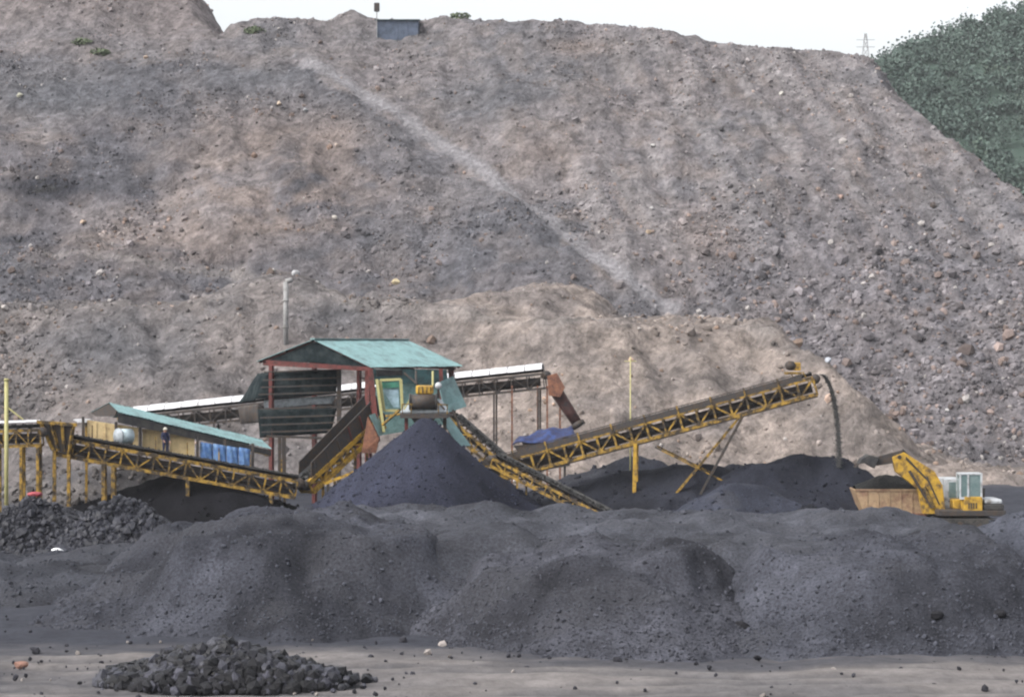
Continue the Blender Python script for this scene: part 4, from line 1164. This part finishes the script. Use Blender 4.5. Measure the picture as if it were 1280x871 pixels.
def person(label, feet, height, face_to, cloth_m):
    root = empty('person', feet, label, 'person')
    h = height
    J = {'pel': (0, 0, .53), 'sp': (0, .005, .64), 'ch': (0, .0, .755), 'nk': (0, .0, .835), 'hd': (0, -.012, .905), 'top': (0, -.008, .975),
         'sL': (.105, 0, .79), 'eL': (.135, -.02, .63), 'wL': (.125, -.11, .52), 'sR': (-.105, 0, .79), 'eR': (-.14, -.01, .63), 'wR': (-.11, -.12, .55),
         'hL': (.052, 0, .50), 'kL': (.058, -.02, .275), 'aL': (.06, .01, .04), 'tL': (.065, -.075, .015),
         'hR': (-.052, 0, .50), 'kR': (-.062, -.012, .275), 'aR': (-.068, .015, .04), 'tR': (-.075, -.07, .015)}
    Rr = {'pel': .080, 'sp': .072, 'ch': .088, 'nk': .034, 'hd': .058, 'top': .044, 'sL': .042, 'eL': .030, 'wL': .020, 'sR': .042, 'eR': .030, 'wR': .020,
          'hL': .056, 'kL': .038, 'aL': .027, 'tL': .022, 'hR': .056, 'kR': .038, 'aR': .027, 'tR': .022}
    E = [('pel', 'sp'), ('sp', 'ch'), ('ch', 'nk'), ('nk', 'hd'), ('hd', 'top'), ('ch', 'sL'), ('sL', 'eL'), ('eL', 'wL'), ('ch', 'sR'), ('sR', 'eR'), ('eR', 'wR'),
         ('pel', 'hL'), ('hL', 'kL'), ('kL', 'aL'), ('aL', 'tL'), ('pel', 'hR'), ('hR', 'kR'), ('kR', 'aR'), ('aR', 'tR')]
    for sd in ('L', 'R'):                                   # palm and five fingers
        w = Vector(J['w' + sd]); e = Vector(J['e' + sd]); dv = (w - e).normalized()
        palm = w + dv * .045
        J['p' + sd] = tuple(palm); Rr['p' + sd] = .018; E.append(('w' + sd, 'p' + sd))
        side = Vector((0, 0, 1)).cross(dv).normalized()
        for q, (o_, ln) in enumerate(((-.018, .040), (-.006, .046), (.006, .043), (.018, .034), (-.026, .028))):
            b = palm + side * o_ + dv * (.012 if q < 4 else -.02)
            m_ = b + dv * ln * .55 + Vector((0, 0, -.004)); t_ = m_ + dv * ln * .4 + Vector((0, 0, -.012))
            if q == 4: m_ += side * -.012; t_ += side * -.014
            for nm, pt, rad in (('m', m_, .0056), ('t', t_, .0048)):
                J[f'f{sd}{q}{nm}'] = tuple(pt); Rr[f'f{sd}{q}{nm}'] = rad
            E += [('p' + sd, f'f{sd}{q}m'), (f'f{sd}{q}m', f'f{sd}{q}t')]
    keys = list(J); idx = {k: i for i, k in enumerate(keys)}
    me = bpy.data.meshes.new('body')
    rot = Matrix.Rotation(face_to, 3, 'Z')
    me.from_pydata([tuple(rot @ (Vector(J[k]) * h)) for k in keys], [(idx[a], idx[b]) for a, b in E], [])
    tmp = bpy.data.objects.new('body', me); COL.objects.link(tmp)
    sk = tmp.modifiers.new('skin', 'SKIN'); sk.use_smooth_shade = True
    for i, k in enumerate(keys):
        sv = me.skin_vertices[0].data[i]
        sv.radius = (Rr[k] * h, Rr[k] * h * (.72 if k in ('ch', 'sp', 'pel') else 1)); sv.use_root = (k == 'pel')
    tmp.modifiers.new('sub', 'SUBSURF').levels = 1
    dg = bpy.context.evaluated_depsgraph_get()
    nm = bpy.data.meshes.new_from_object(tmp.evaluated_get(dg))
    bpy.data.objects.remove(tmp)
    nm.name = 'body'
    nm.materials.clear()
    nm.materials.append(cloth_m); nm.materials.append(M['skin'])
    hw = [rot @ (Vector(J[k]) * h) for k in ('pL', 'pR')]
    for p in nm.polygons:
        hand = min((p.center - q).length for q in hw) < .085 * h / 1.0 * .9
        p.material_index = 1 if (p.center.z > .835 * h or hand) else 0
    b = bpy.data.objects.new('body', nm); COL.objects.link(b); b.parent = root
    hd = rot @ (Vector(J['hd']) * h)
    fw = rot @ Vector((0, -1, 0)); rt = rot @ Vector((1, 0, 0))
    base = Vector(feet)
    hl = MB()
    for k in range(5):                                     # helmet shell
        z0, z1 = k / 5, (k + 1) / 5
        c = base + hd + Vector((0, 0, .02 * h))
        hl.tube(c + Vector((0, 0, .075 * h * math.sin(z0 * 1.5))), c + Vector((0, 0, .075 * h * math.sin(z1 * 1.5))), .068 * h * math.cos(z0 * 1.45), 14, .068 * h * math.cos(z1 * 1.45))
    hl.tube(base + hd + Vector((0, 0, .018 * h)) + fw * .015, base + hd + Vector((0, 0, .026 * h)) + fw * .015, .082 * h, 14)
    hl.build('helmet', M['helmet'], root, True)
    fa = MB()
    for sx in (-.02, .02): fa.box(base + hd + fw * .056 * h + rt * sx * h + Vector((0, 0, .004)), .012, .012, .01)
    fa.build('eyes', M['belt'], root)
    MB().box(base + hd + fw * .062 * h - Vector((0, 0, .018)), .02, .03, .035).build('nose', M['skin'], root)
    MB().box(base + hd + fw * .055 * h - Vector((0, 0, .055)), .045, .012, .01).build('mouth', M['rust'], root)
    for sx in (-.06, .06): MB().box(base + hd + rt * sx * h, .014, .03, .05).build('ear', M['skin'], root)
    return root


wp = Pf(.44, -1.55, .08)
person('worker in navy clothes and pale helmet standing before the cream panels', (wp.x, wp.y, wp.z + .025), 1.68, math.radians(35), M['cloth_navy'])

# ------------------------------------------------------------------ tipper truck and excavator
DT = 126.6
tr0 = at(1128, 640, DT)
trk = empty('tipper_truck', (tr0.x, DT, 0), 'tipper truck with a tan body loaded with black coal and a white cab', 'truck')
xl, xr = at(1066, 612, DT).x, at(1152, 612, DT).x
zt, zb = at(0, 612, DT - 1.1).z, at(0, 643, DT - 1.1).z
yn, yf = DT - 1.1, DT + 1.1
for y_, nm in ((yn, 'side_board'), (yf, 'side_board')):
    MB().slab([(xl, y_, zt), (xr, y_, zt), (xr, y_, zb), (xl + .5, y_, zb)], .07).build(nm, M['truckbed'], trk)
MB().slab([(xl, yn, zt), (xl, yf, zt), (xl + .5, yf, zb), (xl + .5, yn, zb)], .06).build('tailgate', M['truckbed'], trk)
MB().slab([(xr, yn, zt), (xr, yf, zt), (xr, yf, zb), (xr, yn, zb)], .06).build('front_board', M['truckbed'], trk)
MB().slab([(xl + .5, yn, zb + .05), (xr, yn, zb + .05), (xr, yf, zb + .05), (xl + .5, yf, zb + .05)], .06).build('bed_floor', M['rust'], trk)
MB().bar((xl - .03, yn - .05, zt), (xr + .05, yn - .05, zt), .09, .09).build('top_rail', M['truckbed'], trk)
MB().bar((xl + .45, yn - .05, zb), (xr + .05, yn - .05, zb), .09, .16).build('bottom_rail', M['rust'], trk)
for k in range(6):
    x_ = xl + .6 + (xr - xl - .7) * k / 5
    MB().bar((x_, yn - .05, zb + .05), (x_, yn - .05, zt - .04), .07, .05).build('side_rib', M['truckbed'], trk)
for y_ in (DT - .45, DT + .45):
    MB().bar((xl + .4, y_, .72), (at(1197, 0, DT).x, y_, .72), .16, .24).build('chassis_rail', M['dark_steel'], trk)
cx0, cx1 = at(1176, 0, DT).x, at(1196, 0, DT).x + .35
ch0, ch1 = .75, at(0, 597, DT).z
cab = MB().add([(cx0, yn + .1, ch0), (cx1, yn + .1, ch0), (cx1, yn + .1, ch0 + 1.0), (cx1 - .22, yn + .1, ch1), (cx0, yn + .1, ch1),
                (cx0, yf - .1, ch0), (cx1, yf - .1, ch0), (cx1, yf - .1, ch0 + 1.0), (cx1 - .22, yf - .1, ch1), (cx0, yf - .1, ch1)],
               [(0, 1, 2, 3, 4), (9, 8, 7, 6, 5), (0, 5, 6, 1), (1, 6, 7, 2), (2, 7, 8, 3), (3, 8, 9, 4), (4, 9, 5, 0)]).build('cab', M['cab_white'], trk, bevel=.05)
MB().slab([(cx0 + .25, yn + .07, ch0 + 1.05), (cx1 - .15, yn + .07, ch0 + 1.05), (cx1 - .3, yn + .07, ch1 - .18), (cx0 + .25, yn + .07, ch1 - .18)], .03).build('side_window', M['glass'], cab)
MB().slab([(cx1 + .01, yn + .3, ch0 + 1.05), (cx1 + .01, yf - .3, ch0 + 1.05), (cx1 - .19, yf - .3, ch1 - .12), (cx1 - .19, yn + .3, ch1 - .12)], .03).build('windscreen', M['glass'], cab)
MB().box((cx0 + .32, yn + .07, ch0 + .85), .18, .04, .05).build('handle', M['dark_steel'], cab)
MB().bar((cx1 - .05, yn - .12, ch0 + 1.2), (cx1 - .05, yn - .12, ch0 + 1.6), .14, .06).build('mirror', M['dark_steel'], cab)
MB().box((cx1 + .06, DT, .62), .14, 2.1, .26).build('bumper', M['dark_steel'], trk)
for y_ in (yn + .35, yf - .35):
    MB().tube((cx1 - .02, y_, .95), (cx1 + .04, y_, .95), .1, 12).build('headlight', M['cab_white'], trk)
for x_ in (xl + .95, xl + 2.05, cx1 - .55):
    for y_ in (yn + .16, yf - .16):
        w_ = MB().tube((x_, y_ - .16, .48), (x_, y_ + .16, .48), .48, 20).build('wheel', M['tyre'], trk)
        MB().tube((x_, y_ - .175, .48), (x_, y_ + .175, .48), .25, 14).build('rim', M['grey'], w_)
# the load
lr = np.random.default_rng(5)
xs = np.arange(xl + .1, xr - .08, .1); ys = np.arange(yn + .08, yf - .06, .1)
X, Y = np.meshgrid(xs, ys, indexing='xy')
uu, vv = (X - xs[0]) / (xs[-1] - xs[0]), (Y - ys[0]) / (ys[-1] - ys[0])
Z = zt - .25 + (1.2 * np.sin(np.pi * np.clip(uu * .84 + .12, 0, 1)) ** .5 * (.62 + .4 * uu)) * np.sin(np.pi * vv) ** .6 + .12 * fbm(X, Y, 1.2, 3, 3)
C = np.full((X.size, 3), .018)
ld = mesh_np('coal_load', np.stack([X, Y, Z], -1).reshape(-1, 3), grid_faces(len(xs), len(ys)), M['coal'], C)
tag(ld, 'heaped load of black coal in the tan truck body', 'coal load')

DE = 124.6
ex0 = at(1212, 640, DE)
ex = empty('excavator', (ex0.x, DE, 0), 'yellow tracked excavator facing left with grey glazed cab and raised boom', 'excavator')
xc = ex0.x - .3
for y_ in (DE - 1.05, DE + 1.05):
    vs = []
    for k in range(24):
        a = 2 * math.pi * k / 24
        vs.append((xc + (1.35 if math.cos(a) > 0 else -1.35) + .4 * math.cos(a), .42 + .4 * math.sin(a)))
    V = [(x_, y_ - .26, z_) for x_, z_ in vs] + [(x_, y_ + .26, z_) for x_, z_ in vs]
    tk = MB().add(V, [tuple(range(24))[::-1], tuple(range(24, 48))] + [(k, (k + 1) % 24, 24 + (k + 1) % 24, 24 + k) for k in range(24)]).build('crawler_track', M['tyre'], ex)
    for q in (-1.35, -.45, .45, 1.35):
        MB().tube((xc + q, y_ - .3, .42), (xc + q, y_ + .3, .42), .24, 12).build('track_wheel', M['dark_steel'], tk)
MB().tube((xc, DE, .6), (xc, DE, .95), .75, 20).build('turntable', M['dark_steel'], ex)
bx = lambda px: at(px, 0, DE).x
zr = lambda row: at(0, row, DE).z
MB().box(((bx(1168) + bx(1252)) / 2, DE, 1.1), bx(1252) - bx(1168), 2.3, .3).build('deck', M['dark_steel'], ex, bevel=.04)
MB().box(((bx(1200) + bx(1223)) / 2, DE - .62, (zr(623) + .98) / 2 + .15), bx(1223) - bx(1200), 1.0, zr(623) - .98 + .05).build('side_housing', M['yellow_clean'], ex, bevel=.05)
MB().box(((bx(1225) + bx(1250)) / 2, DE, 1.42), bx(1250) - bx(1225), 2.2, .34).build('counterweight', M['belt'], ex, bevel=.08)
MB().box(((bx(1226) + bx(1248)) / 2, DE, 1.72), bx(1248) - bx(1226), 2.0, .24).build('engine_hood', M['cab_white'], ex, bevel=.09)
MB().box((bx(1210), DE + .55, 1.5), 1.6, 1.0, .5).build('engine_housing', M['yellow_clean'], ex, bevel=.06)
# cab
ca, cb = bx(1194.5), bx(1223)
c0, c1 = zr(622), zr(590)
yA, yB = DE - 1.1, DE - .1
cabp = MB().box(((ca + cb) / 2, (yA + yB) / 2, c1 - .04), cb - ca, yB - yA, .1).build('cab_roof', M['cab_white'], ex, bevel=.03)
for x_ in (ca + .05, (ca * .62 + cb * .38), cb - .06):
    for y_ in (yA + .05, yB - .05):
        MB().bar((x_, y_, c0), (x_, y_, c1 - .08), .1 if x_ > ca + .1 else .08).build('cab_post', M['cab_white'], ex)
MB().bar((ca, yA + .04, c0 + .05), (cb, yA + .04, c0 + .05), .1, .12).build('cab_sill', M['cab_white'], ex)
for a, b in ((ca + .1, ca * .62 + cb * .38 - .05), (ca * .62 + cb * .38 + .05, cb - .11)):
    MB().box(((a + b) / 2, yA + .05, (c0 + c1) / 2 + .02), b - a, .025, c1 - c0 - .22).build('side_window', M['glass'], ex)
MB().box((ca + .04, (yA + yB) / 2, (c0 + c1) / 2), .025, yB - yA - .2, c1 - c0 - .2).build('windscreen', M['glass'], ex)
MB().box((cb - .04, (yA + yB) / 2, (c0 + c1) / 2), .025, yB - yA - .2, c1 - c0 - .2).build('rear_window', M['glass'], ex)
MB().tube((bx(1232), DE + .5, 1.8), (bx(1232), DE + .5, 2.35), .07, 10).build('exhaust_pipe', M['dark_steel'], ex)
for k in range(4): MB().box((bx(1206) + .13 * k, DE - 1.13, 1.5), .06, .03, .3).build('vent_slot', M['belt'], ex)
for q in (.12, .22):
    for a_, b_ in (((1174, 632), (1158, 600)), ((1158, 600), (1132, 576))):
        MB().tube((bx(a_[0]), DE - .1 + q * .1, zr(a_[1]) + q * .4), (bx(b_[0]), DE - .1 + q * .1, zr(b_[1]) + q), .03, 6).build('hose', M['belt'], ex)
# boom, stick, bucket
Yb = DE + .15


def plate(pts, y_, w, name, m, parent, bev=.03):
    n_ = len(pts)
    V = [(x_, y_ - w / 2, z_) for x_, z_ in pts] + [(x_, y_ + w / 2, z_) for x_, z_ in pts]
    return MB().add(V, [tuple(range(n_)), tuple(range(n_, 2 * n_))[::-1]] + [(k, k + n_, (k + 1) % n_ + n_, (k + 1) % n_) for k in range(n_)]).build(name, m, parent, bevel=bev)


pz = lambda px, row: (bx(px), zr(row))
boom = plate([pz(1182, 642), pz(1154, 642), pz(1147, 611), pz(1119, 589), pz(1115, 571), pz(1130, 565), pz(1168, 589), pz(1178, 606)], Yb, .42, 'boom', M['yellow_clean'], ex)
MB().tube((bx(1164), Yb - .32, zr(634)), (bx(1136), Yb - .32, zr(588)), .075, 10).build('boom_cylinder', M['dark_steel'], ex)
MB().tube((bx(1166), Yb - .32, zr(634)), (bx(1154), Yb - .32, zr(608)), .12, 10).build('boom_cylinder_sleeve', M['yellow'], ex)
plate([pz(1130, 562), pz(1121, 578), pz(1096, 582), pz(1088, 574), pz(1098, 570)], Yb, .3, 'stick', M['dark_steel'], ex)
MB().tube((bx(1150), Yb, zr(586)), (bx(1128), Yb, zr(562)), .09, 10).build('stick_cylinder', M['dark_steel'], ex)
MB().tube((bx(1124), Yb - .26, zr(571)), (bx(1124), Yb + .26, zr(571)), .11, 12).build('pin', M['dark_steel'], ex)
bk = plate([pz(1098, 571), pz(1085, 568), pz(1076, 573), pz(1072, 580), pz(1080, 578), pz(1092, 585)], Yb, 1.0, 'bucket', M['belt'], ex)
for k in range(5):
    y_ = Yb - .42 + .21 * k
    MB().bar((bx(1073), y_, zr(579)), (bx(1069), y_, zr(584)), .07, .05).build('tooth', M['dark_steel'], bk)

# ------------------------------------------------------------------ things on the spoil heap
hb = on_hill(497, 50)
hu = empty('site_hut', tuple(hb), 'slate blue sheet hut on the crest of the spoil heap', 'hut')
c = Vector((hb.x, hb.y + 1.2, hb.z))
wv, dv, hv_ = 4.6, 2.6, 2.2
for sx in (-1, 1):
    MB().box(c + Vector((sx * wv / 2, 0, hv_ / 2 - .4)), .08, dv, hv_ + .8).build('wall', M['hut'], hu)
MB().box(c + Vector((0, -dv / 2, hv_ / 2 - .4)), wv, .08, hv_ + .8).build('wall', M['hut'], hu)
MB().box(c + Vector((0, dv / 2, hv_ / 2 - .4)), wv, .08, hv_ + .8).build('wall', M['hut'], hu)
MB().slab([c + Vector((-wv / 2 - .2, -dv / 2 - .3, hv_ - .02)), c + Vector((wv / 2 + .2, -dv / 2 - .3, hv_ - .02)), c + Vector((wv / 2 + .2, dv / 2 + .2, hv_ + .25)), c + Vector((-wv / 2 - .2, dv / 2 + .2, hv_ + .25))], .07).build('roof', M['teal_dark'], hu)
for k in range(5):
    MB().bar(c + Vector((-wv / 2 + .1 + k * (wv - .2) / 4, -dv / 2 - .06, -.3)), c + Vector((-wv / 2 + .1 + k * (wv - .2) / 4, -dv / 2 - .06, hv_ - .1)), .09, .06).build('wall_batten', M['hut'], hu)

dP = hb.y - .6
pb, ptp = at(471, 30, dP), at(471, 9.5, dP)
pr = empty('warning_post', (pb.x, pb.y, pb.z - 1), 'thin post with a small dark box on top beside the crest hut', 'post')
MB().tube((pb.x, pb.y, pb.z - 1.5), ptp, .05, 8).build('shaft', M['concrete'], pr)
MB().box(ptp, .62, .4, 1.0).build('lamp_box', M['dark_steel'], pr, bevel=.12)

# standing pipe on the lower bench
pb_ = on_hill(358, 425)
ptp = Vector((pb_.x, pb_.y - .4, at(0, 352, pb_.y).z))
pr = empty('vent_pipe', tuple(pb_), 'pale grey pipe standing up the lower bench behind the shed', 'pipe')
MB().tube(pb_ + Vector((0, -.4, -.6)), ptp, .20, 12).build('shaft', M['concrete'], pr, True)
MB().tube(ptp, ptp + Vector((.5, 0, .12)), .20, 12).build('elbow', M['concrete'], pr, True)
for q in (.3, .7): 
    c = (pb_ + Vector((0, -.4, -.6))).lerp(ptp, q)
    MB().tube(c, c + Vector((0, 0, .12)), .26, 12).build('collar', M['concrete'], pr, True)

# ------------------------------------------------------------------ wooded hill far behind, and a pylon on its flank
hx_ = np.arange(-60, 190, 2.5); hy_ = np.arange(345, 520, 2.5)
HX, HY = np.meshgrid(hx_, hy_, indexing='xy')
gxp, ghp = lip([(700, 190), (900, 130), (1040, 92), (1095, 76), (1130, 58), (1180, 38), (1215, 24), (1250, 8), (1290, -8), (1400, -45), (1700, -60), (2000, 0)], 345, .62)


def green_z(x, y):
    h = np.interp(x, gxp, ghp)
    z = smin((y - 345) * .62 + 2.5 * fbm(x, y, .03, 3, 301), h - 1.6, 3)
    ye = 345 + h / .62 + 15
    return np.where(y > ye, z - (y - ye) * .6, z) - 1.2


GZ = green_z(HX, HY)
gh = mesh_np('wooded_hill', np.stack([HX, HY, GZ], -1).reshape(-1, 3), grid_faces(len(hx_), len(hy_)), M['hill'], smooth=True)
tag(gh, 'steep green wooded hill rising behind the right end of the spoil heap', 'hill', kind='structure')
NCR = 4300
tx = RNG.uniform(20, 150, NCR); ty = 345 + 135 * RNG.random(NCR)
tz = green_z(tx, ty)
ok = (tz > 12)
tx, ty, tz = tx[ok], ty[ok], tz[ok]
tr_ = RNG.uniform(1.0, 2.6, len(tx)) * RNG.choice([.8, 1, 1.2], len(tx))
NL = 74
n = len(tx)
d3 = RNG.normal(size=(n, NL, 3)); d3 /= np.linalg.norm(d3, axis=2)[..., None]
d3 *= (RNG.random((n, NL, 1)) ** .35)
d3[..., 2] = d3[..., 2] * .85 + .35
lump = 1 + .3 * np.sin(d3[..., 0:1] * 4 + tx[:, None, None]) * np.cos(d3[..., 1:2] * 5 + ty[:, None, None])
cen = np.stack([tx, ty, tz + tr_ * .55], 1)[:, None, :] + d3 * tr_[:, None, None] * lump
cen = cen.reshape(-1, 3)
m = len(cen)
rm = rotmats(m)
qs = RNG.uniform(.14, .32, m)
quad = np.array([(-1, -.7, 0), (1, -.7, .25), (1, .7, 0), (-1, .7, .25)])
V = np.einsum('nij,kj->nki', rm, quad) * qs[:, None, None] + cen[:, None, :]
FQ = np.arange(m * 4).reshape(m, 4)
kind_ = RNG.random(n)
kind_ = np.clip(kind_ + .35 * fbm(tx, ty, .05, 3, 333), 0, 1)
basec = np.where((kind_ < .55)[:, None], np.array([[.066, .094, .080]]), np.where((kind_ < .85)[:, None], np.array([[.060, .088, .076]]), np.array([[.072, .100, .078]])))
lc_ = np.repeat(basec, NL, axis=0) * RNG.uniform(.88, 1.15, (m, 1))
fo = mesh_np('forest', V.reshape(-1, 3), FQ, M['leaf'], np.repeat(lc_, 4, axis=0))
tag(fo, 'dense green tree cover over the hill at upper right', 'forest', kind='stuff')

# shrubs on the upper left benches
for i, (px, py, lb) in enumerate(((102, 56, 'sparse green shrub beneath the left peak, nearer the frame edge'), (125, 68, 'low dark green shrub on the upper left bench rim'),
                                  (318, 42, 'green scrub where the left peak meets the back crest'), (575, 24, 'flat green scrub on the crest right of the hut'))):
    p = np.array(on_hill(px, py))
    n_ = 260
    d_ = RNG.normal(size=(n_, 3)); d_ /= np.linalg.norm(d_, axis=1)[:, None]; d_ *= RNG.random((n_, 1)) ** .4
    d_ *= np.array([[1.3, .8, .45]]); d_[:, 2] += .25
    cc = p + d_ * 1.0 * RNG.uniform(.8, 1.15)
    V = np.einsum('nij,kj->nki', rotmats(n_), quad) * RNG.uniform(.06, .15, n_)[:, None, None] + cc[:, None, :]
    root = empty('shrub', tuple(p), lb, 'shrub', 'shrubs on the spoil heap')
    mesh_np('foliage', V.reshape(-1, 3), np.arange(n_ * 4).reshape(n_, 4), M['leaf'], np.repeat(np.array([[.10, .125, .075]]) * RNG.uniform(.6, 1.4, (n_, 1)), 4, axis=0), parent=root)
    sm = MB()
    for k in range(6):
        a = k * 1.05
        sm.tube(Vector(p) + Vector((0, 0, -.2)), Vector(p) + Vector((.5 * math.cos(a), .4 * math.sin(a), .45)), .03, 5, .012)
    sm.build('stems', M['rust'], root)

gy0 = 400.0
tb, tt0 = at(1082, 110, gy0), at(1082, 42, gy0)
py = empty('lattice_pylon', (tb.x, tb.y, tb.z), 'faint thin lattice pylon on the skyline left of the wooded hill', 'pylon')
hgt = tt0.z - tb.z
for sx in (-1, 1):
    for sy in (-1, 1):
        MB().bar(tb + Vector((sx * 1.1, sy * 1.1, 0)), tt0 + Vector((sx * .15, sy * .15, 0)), .06).build('leg', M['concrete'], py)
for k in range(7):
    w0, w1 = 1.1 - .95 * k / 7, 1.1 - .95 * (k + 1) / 7
    z0, z1 = tb.z + hgt * k / 7, tb.z + hgt * (k + 1) / 7
    for sy in (-1, 1):
        MB().bar((tb.x - w0, tb.y + sy * w0, z0), (tb.x + w1, tb.y + sy * w1, z1), .05).build('brace', M['concrete'], py)
        MB().bar((tb.x + w0, tb.y + sy * w0, z0), (tb.x - w1, tb.y + sy * w1, z1), .05).build('brace', M['concrete'], py)
for q in (.75, .88):
    z_ = tb.z + hgt * q
    MB().bar((tb.x - 1.6, tb.y, z_), (tb.x + 1.6, tb.y, z_), .08).build('cross_arm', M['concrete'], py)

# ------------------------------------------------------------------ air
hz = MB().box((20, 260, 39.3), 460, 620, 82).build('haze', M['white'])
hm_ = bpy.data.materials.new('haze_air')
hm_.use_nodes = True
nn = hm_.node_tree.nodes; nn.clear()
pv = nn.new('ShaderNodeVolumePrincipled'); pv.inputs['Color'].default_value = (.93, .95, 1, 1)
pv.inputs['Density'].default_value = .00012
ou = nn.new('ShaderNodeOutputMaterial')
hm_.node_tree.links.new(pv.outputs[0], ou.inputs['Volume'])
hz.data.materials.clear(); hz.data.materials.append(hm_)
tag(hz, 'pale dusty air over the whole mine yard and hillside', 'haze', kind='stuff')
